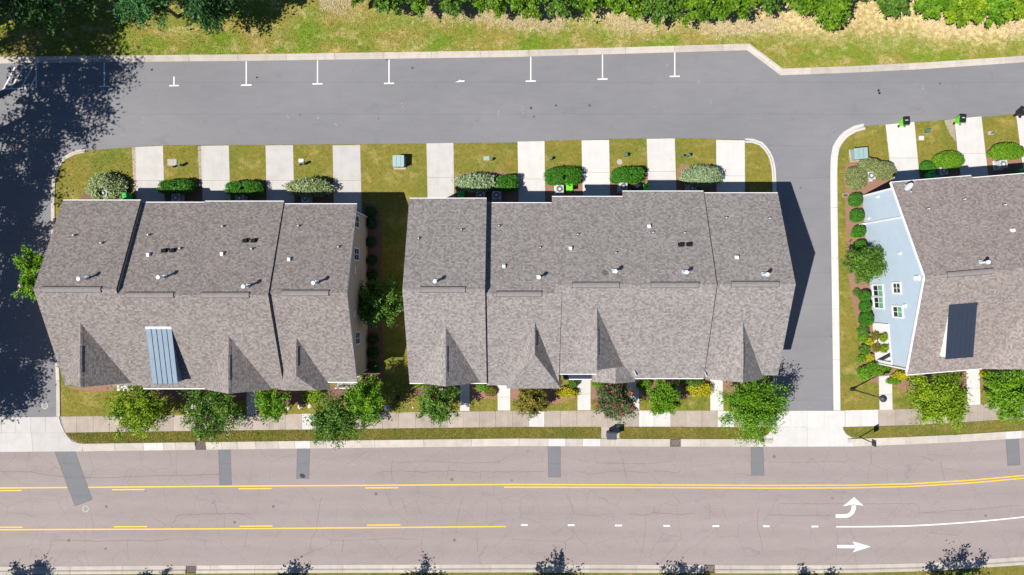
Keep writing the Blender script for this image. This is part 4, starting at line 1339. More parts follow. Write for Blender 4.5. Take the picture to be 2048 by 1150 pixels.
# front half of the second unit runs over its neighbour
u = b2.units[1]
m = MB(); zf = 9.42 - .47 * (8.75 - .54)
m.extrude([(-.45, 9.42), (-8.76, zf - .03), (-8.76, zf - TH), (-.45, 9.1)], 'x', u['x1'] - .6, u['x1'] + .62, 0, 1)
m.build('roof', ['shingle_grey', 'step_flashing'], r2, uv=True)
gable(b2, -5.66 - cx, -3.0, -8.45, 8.32, 3.1, 5.7)
gable(b2, 1.94 - cx, -2.6, -9.05, 8.25, 2.44, 5.45, clip=(-5.72, 5.45, 2.44))
gable(b2, 7.2 - cx, -1.5, -7.0, 8.72, 3.0, 5.95)
gable(b2, 9.08 - cx, -5.0, -8.42, 6.75, 1.9, 5.68, ridge_vent=False)
gable(b2, 19.85 - cx, -2.7, -8.17, 7.92, 2.55, 5.6)
# porch roof of blue standing seam, its shade painted in as navy
m = MB(); m.extrude([(-7.2, 4.5), (-8.36, 4.1), (-8.36, 3.95), (-7.2, 4.3)], 'x', 4.72 - cx, 7.28 - cx); pr = m.build('porch_roof', 'navy_metal', r2)
for i in range(7):
    m = MB(); m.obox((4.72 - cx + .2 + i * .36, -7.79, 4.32), (1, 0, 0), (0, -1.16, -.4), (0, -.4, 1.16), (.03, 1.2, .06)); m.build('seam', 'seam_rib', pr)
m = MB(); m.box((6.0 - cx, -8.41, 4.03), (2.6, .08, .16)); m.build('gutter', 'white_trim', pr)
for xx in (4.8, 7.2):
    m = MB(); m.box((xx - cx, -8.2, 2.0), (.15, .15, 4.1)); m.build('column', 'white_trim', r2)
ridge_caps(b2)
for a, b, y in ((841, 930, 579), (993, 1083, 588), (1145, 1238, 570), (1302, 1397, 569), (1463, 1558, 568)):
    ridge_vent(b2, a, b, y)
for p in ((872, 563), (1077, 555), (1228, 543), (1368, 545), (1527, 549)): flue(b2, *p, h=.8)
for p in ((838, 477), (923, 460), (998, 452), (1080, 495), (1155, 469), (1231, 506), (1305, 465), (1368, 466), (1451, 436), (1537, 437)): pipe(b2, *p)
for p in ((1008, 533), (1141, 497), (1298, 453), (1473, 515)): boxvent(b2, *p)
for p in ((1361, 490), (1377.5, 489.5)): sqvent(b2, *p)
x, y, z = b2.hit(1210, 545)
m = MB(); m.face([(x + .32 * math.cos(a) * random.uniform(.6, 1.2), y + .26 * math.sin(a) * random.uniform(.6, 1.2), 0) for a in [i * math.pi / 9 for i in range(18)]])
m.v = [(vx, vy, b2.zmain(vx, vy) + .006) for vx, vy, _ in m.v]
m.build('soot_stain', 'vent_base', on_roof(b2, x), fix=False)
for xx, yy in ((-2.4, 7.5), (3.6, 7.3), (10.0, 7.8), (17.0, 8.1)): downspout(b2, xx - cx, yy, 5.5)
for xx, yy in ((10.9, -7.6), (17.2, -7.7)):
    m = MB(); m.box((xx - cx, yy, b2.zmain(xx - cx, yy) + .12), (.09, .5, .3), rz=.4); m.build('flashing', 'galvanised', r2)
tag(r2, 'middle town house row with six stepped grey shingle roofs and four front gables', 'town house')

# --- right row (blue siding), turned a little
r3 = empty('townhouse_row', (34.4, .9, 0), R(4.8))
b3 = Row(r3, 'shingle_rose', 'siding_blue')
add_units(b3, [
    dict(x0=0, x1=7.17, yb=8.46, yr=0, yf=-8.70, zr=9.72, p=.445, edge='white_trim', nowall=True),
    dict(x0=7.17, x1=14.0, yb=8.25, yr=0, yf=-8.60, zr=9.72, p=.445),
    dict(x0=14.0, x1=20.5, yb=8.45, yr=0, yf=-8.60, zr=9.72, p=.445),
])
UP = lambda v: 9.72 - TH - .006 - .445 * abs(v)
m = MB(); m.extrude([(8.0, -.05), (8.0, UP(8.0)), (0, UP(0)), (-4.4, UP(-4.4)), (-4.4, -.05)], 'x', .42, 7.16); m.build('wall', 'siding_blue', r3)
m = MB(); m.extrude([(-4.4, 2.85), (-4.4, UP(-4.4)), (-8.15, UP(-8.15)), (-8.15, 2.85)], 'x', .424, 7.155); m.build('wall', 'siding_blue', r3)
m = MB(); m.extrude([(-4.39, -.05), (-4.39, 2.84), (-8.0, 2.84), (-8.0, -.05)], 'x', 2.9, 7.15); m.build('wall', 'siding_blue', r3)
m = MB(); m.box((2.0, -6.3, .05), (3.3, 3.75, .14)); m.build('porch_floor', 'new_concrete', r3)
m = MB(); m.box((.52, -6.28, 2.80), (.26, 3.76, .14)); m.box((1.8, -8.1, 2.80), (2.5, .2, .14)); m.build('porch_beam', 'white_trim', r3)
m = MB(); m.box((.40, -4.42, 1.45), (.16, .14, 2.9)); m.build('corner_board', 'white_trim', r3)
m = MB(); m.box((.40, 7.98, 2.9), (.14, .16, 5.8)); m.build('corner_board', 'white_trim', r3)
m = MB(); m.box((.36, 5.28, 3.55), (.10, .16, 6.9)); m.tube((.34, 5.28, .35), (-.2, 5.3, .14), .07, .07, 8); m.build('downspout', 'white_trim', r3)
m = MB(); m.box((.55, -8.1, 1.4), (.24, .24, 2.7)); m.box((.38, -8.32, 3.2), (.12, .12, 5.6)); m.build('column', 'white_trim', r3)
# rake boards
for sgn in (1, -1):
    d = Vector((0, sgn * 8.5, -.445 * 8.5)); L = d.length
    m = MB(); m.obox(Vector((-.02, sgn * 4.25, 9.72 - .445 * 4.25 - .10)), (1, 0, 0), d, (0, .445, sgn), (.05, L, .26)); m.build('rake_board', 'white_trim', r3)
m = MB(); m.obox((0.40, 4.0, UP(4.0) - .16), (1, 0, 0), (0, 8, -.445 * 8), (0, .445, 1), (.05, 8.6, .2)); m.build('frieze_board', 'white_trim', r3)


def b3_uv(px, py, u=.42):
    """place on the blue end wall seen at a photo pixel: (v, z)"""
    lo, hi = 0.0, 9.5
    for _ in range(40):
        z = (lo + hi) / 2
        w = P(px, py, z); q = b3.local(w[0], w[1])
        if q[0] > u: lo = z
        else: hi = z
    return q[1], z


for x0, x1, y0, y1, has_green in ((1747, 1766, 571, 591, True), (1749, 1767, 595, 615, True), (1787, 1801, 567, 585, False), (1787, 1805, 614, 633, True)):
    v0, za = b3_uv(x0, (y0 + y1) / 2); v1, zb_ = b3_uv(x1, (y0 + y1) / 2)
    vt, _ = b3_uv((x0 + x1) / 2, y0); vb, _ = b3_uv((x0 + x1) / 2, y1)
    m_ = window(r3, (.42, (vt + vb) / 2, (za + zb_) / 2), (0, -1, 0), (-1, 0, 0), abs(vt - vb), zb_ - za, 2, False, trim=.15)
    if has_green:
        m = MB(); m.obox((.395, (vt + vb) / 2 , (za + zb_) / 2 + (zb_ - za) * .24), (0, 1, 0), (1, 0, 0), (0, 0, 1), (abs(vt - vb) * .9, .012, (zb_ - za) * .42)); m.build('green_band', 'window_green', m_)  # flat green panel across the upper half of the window
for px_, py_, s, hgt in ((1835, 556, .42, .75), (1811, 612, .3, .35), (1800, 507, .22, .35), (1756, 394, .2, .35), (1738, 437, .16, .3)):
    v, z = b3_uv(px_, py_)
    m = MB(); m.box((.36, v, z), (.12, s, hgt)); m.build('wall_light' if s < .25 else 'wall_vent', 'white_trim', r3)
shed_dormer(b3, 2.55, 4.95, -2.72, 8.58, -7.32, 7.5, 'navy_metal', 'navy_metal', 'white_trim', 6)
gable(b3, 9.75, -2.9, -8.75, 8.35, 3.1, 5.75)
ridge_caps(b3)
ridge_vent(b3, 1893, 1985, 544)
flue(b3, 1962, 525, .8)
for p in ((1854, 418), (1926, 399), (2007, 410)): pipe(b3, *p)
boxvent(b3, 2024, 461)
tag(r3, 'right town house row with blue siding, white trim and a navy shed dormer', 'town house')

# satellite dish on the blue row's eave
x, y, z = b3.hit(1806, 372)
wx = r3.location.x + x * math.cos(R(4.8)) - y * math.sin(R(4.8)); wy = r3.location.y + x * math.sin(R(4.8)) + y * math.cos(R(4.8))
dr_ = empty('satellite_dish', (wx, wy, z))
m = MB(); m.tube((-.35, .1, 0), (0, 0, .55), .03, .03, 8); m.tube((-.1, .35, 0), (0, 0, .5), .02, .02, 8); m.build('mast', 'galvanised', dr_)
m = MB(); prof = [(0, 0), (.15, .015), (.28, .05), (.40, .11), (.41, .09), (.28, .03), (.15, -.01), (0, -.02)]
m.lathe(prof, seg=24); ds = m.build('dish', 'box_lid_pale', dr_, (0.12, -.1, .6), smooth=True); ds.rotation_euler = (R(40), R(20), 0)
m = MB(); m.tube((.1, -.1, .6), (.28, -.62, .75), .015, .015, 6); m.box((.28, -.62, .78), (.1, .12, .08)); m.build('feed_arm', 'unit_grey', dr_)
tag(dr_, 'small grey satellite dish at the rear corner of the blue row roof', 'satellite dish')


# ------------------------------------------------------------------ foliage
def np_mesh(name, V, F, mat, tint=None, parent=None, loc=(0, 0, 0)):
    me = bpy.data.meshes.new(name)
    nv, nf, k = len(V), len(F), F.shape[1]
    me.vertices.add(nv); me.vertices.foreach_set('co', V.astype(np.float32).ravel())
    me.loops.add(nf * k); me.loops.foreach_set('vertex_index', F.astype(np.int32).ravel())
    me.polygons.add(nf)
    me.polygons.foreach_set('loop_start', np.arange(0, nf * k, k, dtype=np.int32))
    me.polygons.foreach_set('loop_total', np.full(nf, k, dtype=np.int32))
    me.update(calc_edges=True)
    if tint is not None:
        a = me.attributes.new('tint', 'FLOAT', 'FACE'); a.data.foreach_set('value', tint.astype(np.float32))
    me.materials.append(MATS[mat])
    o = bpy.data.objects.new(name, me); COL.objects.link(o); o.location = loc
    if parent is not None: o.parent = parent
    return o


def unit(a):
    return a / np.maximum(1e-9, np.linalg.norm(a, axis=1, keepdims=True))


def leaf_quads(C, out, length, width, up=0.6, spread=0.8):
    """diamond leaves at centres C pointing roughly along out"""
    n = len(C)
    nrm = unit(RNG.normal(size=(n, 3)) * spread + np.array([0, 0, up]) + out * 0.4)
    a = RNG.normal(size=(n, 3)) * 0.8 + out
    a = unit(a - nrm * np.sum(a * nrm, 1, keepdims=True))
    b = np.cross(nrm, a)
    L = (length * RNG.uniform(.65, 1.3, n))[:, None]; W = (width * RNG.uniform(.7, 1.25, n))[:, None]
    V = np.stack([C - a * L * .5, C + b * W * .5 + nrm * W * .12, C + a * L * .5, C - b * W * .5 + nrm * W * .12], 1).reshape(-1, 3)
    F = np.arange(4 * n).reshape(n, 4)
    return V, F


def crown_points(n, rad, clumps, core=.35, flat=1.0):
    """uneven crown: leaf positions gathered in clumps over an ellipsoid"""
    d = unit(RNG.normal(size=(clumps, 3))); d[:, 2] = np.abs(d[:, 2]) * 1.0 - .35 * RNG.random(clumps)
    rr = RNG.uniform(core, 1.0, clumps) ** .6
    cc = d * rr[:, None] * np.array(rad) * RNG.uniform(.70, 1.14, (clumps, 1))
    cr = RNG.uniform(.13, .30, clumps) * min(rad[0], rad[1])
    idx = RNG.integers(0, clumps, n)
    off = RNG.normal(size=(n, 3)) * .42 + unit(d * np.array([1, 1, .6]))[idx] * RNG.uniform(-1.1, 1.25, (n, 1))
    C = cc[idx] + off * cr[idx][:, None] * np.array([1, 1, .75 * flat])
    tint = np.clip(.5 + RNG.normal(size=clumps)[idx] * .14 + RNG.normal(size=n) * .17, 0, 1)
    return C, tint, cc


def tree(name, label, cat, px, py, rad_px, hbase, htop, mat, leaves=5000, clumps=60, leaf=(.26, .13), group=None, lean=None, flowers=None, ry=None, up=.6, stems=4):
    """px,py: middle of the crown as seen; the crown's own height gives its place"""
    hm = (hbase + htop) / 2
    base = P(px, py, hm)
    rx = rad_px * (CAM_H - hm) / CAM_H / PPM
    ryy = (ry if ry else rad_px) * (CAM_H - hm) / CAM_H / PPM
    root = empty(name, (base[0], base[1], 0.05))
    rz_ = (htop - hbase) / 2
    C, t, cc = crown_points(leaves, (rx * .92, ryy * .92, rz_), clumps)
    V, F = leaf_quads(C, unit(C + np.array([0, 0, .01])), leaf[0], leaf[1], up=up)
    crown = np_mesh('crown', V, F, mat, t, root, (0, 0, hm))
    m = MB()
    th = hbase + rz_ * .45
    tr = .045 * max(1.0, htop / 3.2)
    if stems <= 1:
        m.tube((0, 0, -.08), (0, 0, th), tr * 1.5, tr, 8)
    tips = cc[np.argsort(-np.linalg.norm(cc[:, :2], axis=1))][:14:1]
    for k in range(max(stems, 3)):
        a = 2 * math.pi * k / max(stems, 3) + random.uniform(-.4, .4)
        p0 = Vector((math.cos(a) * .1, math.sin(a) * .1, -.08)) if stems > 1 else Vector((0, 0, th * .8))
        p1 = Vector((math.cos(a) * rx * .22, math.sin(a) * ryy * .22, th))
        m.tube(p0, p1, tr, tr * .75, 6)
        for j in range(3):
            tp = tips[(k * 3 + j) % len(tips)]
            m.tube(p1, Vector((tp[0] * .85, tp[1] * .85, hm + tp[2] * .8)), tr * .6, tr * .15, 5, caps=False)
    m.build('trunk', 'bark', root, fix=False)
    if flowers:
        nfl, fm = flowers
        sel = cc[RNG.integers(0, len(cc), nfl)] * RNG.uniform(.95, 1.2, (nfl, 1))
        sel[:, 2] = np.abs(sel[:, 2]) + .1
        pts = np.repeat(sel, 14, 0) + RNG.normal(size=(nfl * 14, 3)) * .085
        V, F = leaf_quads(pts, unit(RNG.normal(size=pts.shape)), .13, .11)
        np_mesh('blossom', V, F, fm, None, crown)
    return tag(root, label, cat, group)


def shrub(name, label, px, py, rx_px, ry_px, h, mat, leaves=2200, leaf=(.16, .08), group=None, sq=2.0, rough=.06, rz=0.0, cat='shrub', loose=0.0, z0=.05, up=.5, holes=None, bare=True):
    """clipped or loose shrub: leaves on an uneven rounded body with inner leaves and stems"""
    hm = h * .6
    base = P(px, py, hm)
    k = (CAM_H - hm) / CAM_H / PPM
    rx, ry = rx_px * k, ry_px * k
    root = empty(name, (base[0], base[1], z0), rz)
    d = unit(RNG.normal(size=(leaves, 3)))
    p = 2.0 / sq
    s = np.sign(d) * np.abs(d) ** p
    s = s / np.maximum(np.max(np.abs(s), 1, keepdims=True), 1e-6) * (np.max(np.abs(d), 1, keepdims=True) ** .0) if sq > 6 else s / (np.sum(np.abs(s) ** sq, 1, keepdims=True) ** (1 / sq))
    # low frequency lumps
    ph = RNG.uniform(0, 6.28, (5, 1)); kv = RNG.normal(size=(5, 3)) * 3.0
    lump = 1 + rough * np.sum(np.sin(kv @ s.T + ph), 0)[:, None] * .6 + RNG.normal(size=(leaves, 1)) * (rough * .6 + loose)
    depth = 1 - np.abs(RNG.normal(size=(leaves, 1))) * .10
    C = s * lump * depth * np.array([rx * .95, ry * .95, h * .5])
    C[:, 2] += h * .5
    if holes is not None:
        hx, hy, hr = holes
        keep = np.hypot(C[:, 0] - hx, C[:, 1] - hy) > hr
        C = C[keep]; s = s[keep]
    C[:, 2] = np.maximum(C[:, 2], .03)
    V, F = leaf_quads(C, s, leaf[0], leaf[1], up=up, spread=.55)
    t = np.clip(.5 + RNG.normal(size=len(C)) * .22, 0, 1)
    f = np_mesh('foliage', V, F, mat, t, root)
    # dense inner leaves so that the ground does not show through
    n2 = int(len(C) * .35)
    q = C[RNG.integers(0, len(C), n2)] * np.array([.80, .80, .86])
    V, F = leaf_quads(q, unit(RNG.normal(size=q.shape)), leaf[0] * 2.2, leaf[1] * 3.0, up=1.2, spread=.4)
    np_mesh('inner_foliage', V, F, mat, np.clip(.4 + RNG.normal(size=n2) * .15, 0, 1), root)
    m = MB()
    for i in range(5):
        a = i * 1.26
        m.tube((.06 * math.cos(a), .06 * math.sin(a), -.04), (rx * .55 * math.cos(a), ry * .55 * math.sin(a), h * .7), .025, .01, 5, caps=False)
    m.build('stem', 'bark', root, fix=False)
    return tag(root, label, cat, group)


# rear hedges and shrubs of the left row
GH = 'clipped hedges behind the houses'
shrub('shrub', 'round pale variegated shrub behind the left corner of the left row', 212, 374, 38, 27, 1.5, 'leaf_pale', 4600, (.26, .09), rough=.09, loose=.05, holes=(-.15, -.66, .62), group='pale shrubs')
shrub('hedge', 'dark green clipped hedge right of the leftmost driveway', 352.5, 374, 37, 15, 1.25, 'leaf_hedge', 3600, sq=3.2, group=GH, cat='hedge')
shrub('hedge', 'dark green clipped hedge between the second and third driveways', 488, 377, 40, 14.5, 1.25, 'leaf_hedge', 3600, sq=3.2, group=GH, cat='hedge')
shrub('shrub', 'long loose pale variegated shrub left of the fourth driveway', 619, 375, 46, 16, 1.6, 'leaf_pale', 4200, (.34, .085), rough=.08, loose=.09, group='pale shrubs')
shrub('shrub', 'silvery variegated shrub joined to a green hedge in the middle row', 951, 364, 40, 17, 1.6, 'leaf_sage', 3800, (.34, .085), rough=.08, loose=.09, group='pale shrubs')
shrub('hedge', 'dark green hedge growing against the silvery shrub', 1014, 366, 24, 17, 1.4, 'leaf_hedge', 2600, sq=2.6, group=GH, cat='hedge')
shrub('hedge', 'deep green clipped hedge left of the third middle driveway', 1128, 353.5, 39, 19.5, 1.3, 'leaf_hedge', 4400, sq=3.2, group=GH, cat='hedge')
shrub('hedge', 'deep green clipped hedge above the pair of bins', 1256, 350, 35, 17, 1.3, 'leaf_hedge', 3800, sq=3.0, group=GH, cat='hedge')
shrub('shrub', 'large sage green shrub left of the last middle driveway', 1404, 352, 42, 21, 1.6, 'leaf_sage', 5200, (.30, .07), rough=.05, loose=.06, group='pale shrubs')
# shrub curling round the corner condenser of the blue row: two overlapping rounded masses of one plant row
shrub('shrub', 'olive mottled shrub left of the corner condenser of the blue row', 1713, 356, 24, 24, 1.3, 'leaf_olive', 3400, (.14, .08), sq=2.4, rough=.05, group='olive shrubs round the condenser')
shrub('shrub', 'olive mottled shrub right of the corner condenser of the blue row', 1766, 341, 25, 20, 1.3, 'leaf_olive', 3200, (.14, .08), sq=2.4, rough=.05, group='olive shrubs round the condenser')
shrub('shrub', 'olive mottled shrub above the corner condenser of the blue row', 1739, 330, 24, 14, 1.3, 'leaf_olive', 2600, (.14, .08), sq=2.4, rough=.05, group='olive shrubs round the condenser')
shrub('hedge', 'small rounded olive green hedge beside the larger one on the right', 1856, 333, 17, 10.5, 1.0, 'leaf_hedge', 1800, (.13, .07), group=GH, cat='hedge')
shrub('hedge', 'bright green oval hedge between two driveways of the blue row', 1898, 321, 31, 18, 1.4, 'leaf_bright', 3400, group=GH, cat='hedge')
shrub('hedge', 'bright green oval hedge cut by the right picture edge', 2015, 303, 40, 18, 1.4, 'leaf_bright', 3800, group=GH, cat='hedge')
# clipped balls along the blue wall
ORD = ['first', 'second', 'third', 'fourth', 'fifth', 'sixth', 'seventh', 'eighth', 'ninth', 'tenth']
for i, (x_, y_, r_) in enumerate(((1711, 400, 14), (1714, 431.5, 14), (1718, 463, 13), (1721, 492, 12), (1730, 592, 11.5), (1731, 613, 12), (1733, 638, 15))):
    shrub('ball_shrub', f'{ORD[i]} clipped round bush from the top along the blue end wall', x_, y_, r_, r_, 1.15, 'leaf_hedge', 1700, (.11, .06), sq=2.5, rough=.03, group='clipped round bushes by the blue wall')
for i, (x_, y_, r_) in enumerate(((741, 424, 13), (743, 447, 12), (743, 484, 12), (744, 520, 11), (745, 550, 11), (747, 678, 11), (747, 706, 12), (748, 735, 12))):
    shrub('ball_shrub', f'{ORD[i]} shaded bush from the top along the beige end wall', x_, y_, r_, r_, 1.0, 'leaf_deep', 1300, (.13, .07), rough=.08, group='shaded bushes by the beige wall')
# front shrubs
GF = 'small shrubs in the front beds'
for args in (
    ('golden green shrub left of the big front tree', 625, 790, 20, 16, .9, 'leaf_lime', (.16, .09)),
    ('low clipped green hedge left of the reddish bed', 964, 773, 13, 8, .8, 'leaf_bright', (.11, .07)),
    ('reddish green shrub in the reddish front bed', 981, 783, 12, 9, .6, 'leaf_russet', (.12, .07)),
    ('golden yellow shrub beside the walk under the blue porch roof', 1134, 785, 21, 11, .8, 'leaf_gold', (.15, .09)),
    ('small dark green shrub above the golden one', 1147, 766, 9, 9, .8, 'leaf_mid', (.13, .08)),
    ('low bright green shrub left of the red flowering tree', 1197, 769, 13, 8, .7, 'leaf_bright', (.12, .07)),
    ('green shrub beside the shaded front walk', 1288, 769, 15, 10, .8, 'leaf_bright', (.14, .08)),
    ('golden yellow shrub left of the rightmost middle walk', 1399, 778, 26, 14, .85, 'leaf_gold', (.16, .09)),
    ('dark green shrub behind the golden one by the wall', 1385, 766, 24, 9, .8, 'leaf_mid', (.14, .08)),
    ('lime shrub near the right corner of the left row', 838, 768, 11, 6, .6, 'leaf_lime', (.13, .07)),
    ('long clipped green hedge at the front corner of the blue house', 1756, 738, 27, 13, .95, 'leaf_bright', (.10, .06)),
    ('leafy green shrub at the bend of the mulch bed', 1731, 745, 15, 13, .8, 'leaf_bright', (.16, .10)),
    ('low bright green shrub right of the lamp walk', 1789, 762, 14, 8, .6, 'leaf_bright', (.11, .07)),
    ('golden shrub behind the low one right of the lamp walk', 1800, 752, 15, 9, .6, 'leaf_gold', (.13, .08)),
    ('green shrub in the porch bed nearest the round bushes', 1727, 662, 10, 12, .7, 'leaf_mid', (.15, .09)),
    ('golden flowering shrub on the upper part of the porch bed', 1738, 684, 8, 7, .6, 'leaf_gold', (.12, .08)),
    ('mid green shrub left of the golden flowering one', 1727, 676, 10, 8, .6, 'leaf_bright', (.14, .09)),
    ('green shrub halfway down the porch bed', 1729, 700, 11, 10, .7, 'leaf_mid', (.14, .09)),
    ('golden shrub at the lower end of the porch bed', 1738, 714, 8, 8, .6, 'leaf_gold', (.12, .08)),
    ('small dark green shrub left of the lower golden shrub', 1723, 717, 8, 8, .6, 'leaf_bright', (.13, .08)),
    ('tiny shrub beside the round bushes under the blue windows', 1713, 585, 7, 8, .5, 'leaf_mid', (.12, .08)),
    ('tiny yellowish shrub above the blue wall tree', 1706, 470, 6, 5, .4, 'leaf_lime', (.12, .08)),
    ('lime shrub touching the corner of the right house front', 1968, 748, 9, 6, .5, 'leaf_gold', (.12, .08)),
):
    lab, x_, y_, a_, b_, h_, mt, lf = args
    shrub('shrub', lab, x_, y_, a_, b_, h_, mt, int(300 + 5.5 * a_ * b_), lf, group=GF, rough=.12, loose=.06)
# potted ferns on the blue porch
for i, (x_, y_) in enumerate(((1751, 672), (1766, 675), (1752, 696), (1768, 697))):
    shrub('potted_fern', ('left', 'right', 'left', 'right')[i] + (' upper' if i < 2 else ' lower') + ' leafy plant on the white porch floor', x_, y_, 7.5, 8, .55, 'leaf_russet' if i % 2 == 0 else 'leaf_lime', 260, (.22, .05), group='plants on the porch', loose=.15, z0=.12, cat='plant')

# street and garden trees
TREES = [
    ('lime green leafy tree left of the pink flowering one', 276, 815, 58, 1.4, 5.2, 'leaf_lime', 5200, None),
    ('dark leafy tree with pale pink blossom above the left drain', 424, 818, 60, 1.4, 5.0, 'leaf_mid', 5600, (34, 'blossom_pink')),
    ('small bright green tree between the pink tree and the big tree', 547, 806, 34, 1.2, 4.0, 'leaf_bright', 3000, None),
    ('thin leaved tree reaching over the verge, left part of the big pair', 672, 838, 58, 1.8, 5.6, 'leaf_mid', 4200, None),
    ('bright green tree beside the lamp, right part of the big pair', 732, 803, 46, 1.6, 5.4, 'leaf_bright', 4600, None),
    ('compact deep green tree at the left front of the middle row', 878, 804, 42, 1.2, 4.6, 'leaf_mid', 4600, (10, 'blossom_pink')),
    ('bronze green small tree in front of the hipped gable', 1062, 801, 32, .8, 3.6, 'leaf_russet', 3600, None),
    ('reddish tree with crimson blossom in front of the middle row', 1228, 803, 40, .9, 4.2, 'leaf_redgreen', 4600, (30, 'blossom_red')),
    ('upright green tree between the crimson tree and the golden shrub', 1326, 797, 34, .9, 4.4, 'leaf_bright', 4000, None),
    ('large bright green tree at the right front corner of the middle row', 1507, 812, 64, 1.4, 5.4, 'leaf_bright', 7000, None),
    ('lime green tree in front of the blue row beside the lamp', 1874, 797, 58, 1.2, 4.8, 'leaf_lime', 6400, None),
    ('green tree with a few pale blossoms at the right picture edge', 2014, 787, 54, 1.2, 4.8, 'leaf_bright', 5800, (8, 'blossom_pink')),
    ('deep green tree in the gap between left and middle rows', 760, 604, 44, 1.0, 5.4, 'leaf_mid', 6400, (4, 'blossom_red')),
    ('round green tree against the blue end wall', 1731, 527, 40, .8, 4.0, 'leaf_mid', 5600, None),
]
for lab, x_, y_, r_, hb, ht, mt, n_, fl in TREES:
    tree('tree', lab, 'tree', x_, y_, r_, hb, ht, mt, leaves=int(n_ * 1.6), clumps=int(40 + r_ * .8), leaf=(.25, .11), flowers=fl, group='small garden trees')
tree('tree', 'tall green tree half hidden by the left end of the left row', 'tree', 75, 548, 38, 1.0, 5.5, 'leaf_bright', leaves=4600, clumps=60, leaf=(.3, .13), ry=66, flowers=(6, 'blossom_pink'), group='small garden trees')  # bright leaf colour stands in for sunlight on this tree

# woods along the top
WOODS = [
    (60, -38, 92, 1.0, 11, 'leaf_deep', 'shade-coloured pine at the top left corner'),  # this crown and the next have shade put into their leaf colour
    (170, -62, 70, 1.0, 10, 'leaf_deep', 'shade-coloured tree between the two pines at the top left'),
    (296, -14, 60, 1.0, 10, 'leaf_pine', 'bright green pine reaching over the grass at the top left'),
    (425, -22, 72, 1.0, 9, 'leaf_deep', 'shade-coloured tree right of the bright pine'),  # shade from the neighbouring pine is put into the leaf colour
    (712, -22, 30, 1, 4, 'leaf_wood', 'leftmost small tree of the green thicket'),
    (775, -14, 34, 1, 4, 'leaf_mid', 'second small tree from the left of the green thicket'),
    (838, -10, 33, 1, 4.2, 'leaf_wood', 'third small tree from the left of the green thicket'),
    (905, -12, 38, 1, 4.4, 'leaf_mid', 'fourth small tree from the left of the green thicket'),
    (975, -6, 36, 1, 4.4, 'leaf_wood', 'fifth small tree from the left of the green thicket'),
    (1045, -8, 40, 1, 4.6, 'leaf_wood', 'sixth small tree from the left of the green thicket'),
    (1112, -4, 38, 1, 4.6, 'leaf_mid', 'seventh small tree from the left of the green thicket'),
    (1182, -10, 38, 1, 4.6, 'leaf_wood', 'eighth small tree from the left of the green thicket'),
    (1250, -2, 40, 1, 4.8, 'leaf_wood', 'ninth small tree from the left of the green thicket'),
    (1318, 4, 42, 1, 4.8, 'leaf_mid', 'tenth small tree from the left of the green thicket'),
    (1390, 2, 42, 1, 5.0, 'leaf_wood', 'eleventh small tree from the left of the green thicket'),
    (1462, 4, 42, 1, 5.0, 'leaf_wood', 'twelfth small tree from the left of the green thicket'),
    (1530, -12, 36, 1, 5.0, 'leaf_mid', 'small tree of the thicket just left of the kerb bend'),
    (1598, -4, 34, 1, 4.8, 'leaf_wood', 'small tree of the thicket right of the kerb bend'),
    (1662, 22, 37, 1, 4.6, 'leaf_wood', 'small tree reaching farthest down over the grass'),
    (1722, -14, 26, .5, 3.0, 'leaf_mid', 'low shady tree right of the reaching one'),
    (1782, 6, 30, .8, 3.6, 'leaf_mid', 'sparse small tree before the bright right hand group'),
    (1872, 4, 40, 1, 4.4, 'leaf_bright', 'left tree of the bright right hand group'),
    (1925, 16, 36, 1, 4.4, 'leaf_lime', 'second tree of the bright right hand group'),
    (1978, 12, 40, 1, 4.4, 'leaf_bright', 'third tree of the bright right hand group'),
    (2036, 6, 36, 1, 4.4, 'leaf_lime', 'tree of the bright group at the right picture edge'),
]
for x_, y_, r_, hb, ht, mt, lab in WOODS:
    pine = mt in ('leaf_pine', 'leaf_deep')
    tree('pine_tree' if ' pine at' in lab or ' pine reach' in lab else 'tree', lab, 'pine tree' if ' pine at' in lab or ' pine reach' in lab else 'tree', x_, y_, r_, hb, ht, mt, leaves=9000 if pine else 4400, clumps=110 if pine else 44,
         leaf=(.50, .10) if mt == 'leaf_pine' else (.34, .18), group='trees of the woods along the top', stems=1 if pine else 3)

# tall trees left of the picture, whose shadows fall over the alley, and street trees below the picture
for i, (x_, y_, r_, hb, ht) in enumerate(((-48, 70, 6.2, 8, 22), (-75, 130, 6.4, 7, 20), (-24, 275, 4.9, 5, 16), (-12, 196, 5.6, 6, 18), (-80, 385, 4.9, 4, 14), (-95, 480, 3.9, 3, 12.5), (-96, 570, 4.4, 4, 13), (-84, 690, 4.5, 4, 13), (-84, 765, 4.7, 4, 13.5), (-105, 840, 4.2, 4, 13))):
    g = G(x_, y_)
    hm = (hb + ht) / 2
    ip = (1024 + g[0] * PPM * CAM_H / (CAM_H - hm), 575 - g[1] * PPM * CAM_H / (CAM_H - hm))
    tree('tree', f'{ORD[i]} tall tree from the top left of the alley, throwing its shadow on the asphalt', 'tree', ip[0], ip[1], r_ * PPM * CAM_H / (CAM_H - hm), hb, ht, 'leaf_deep', leaves=7500 if i > 1 else 13000, clumps=64, leaf=(.33, .20), group='tall trees left of the alley', stems=1)
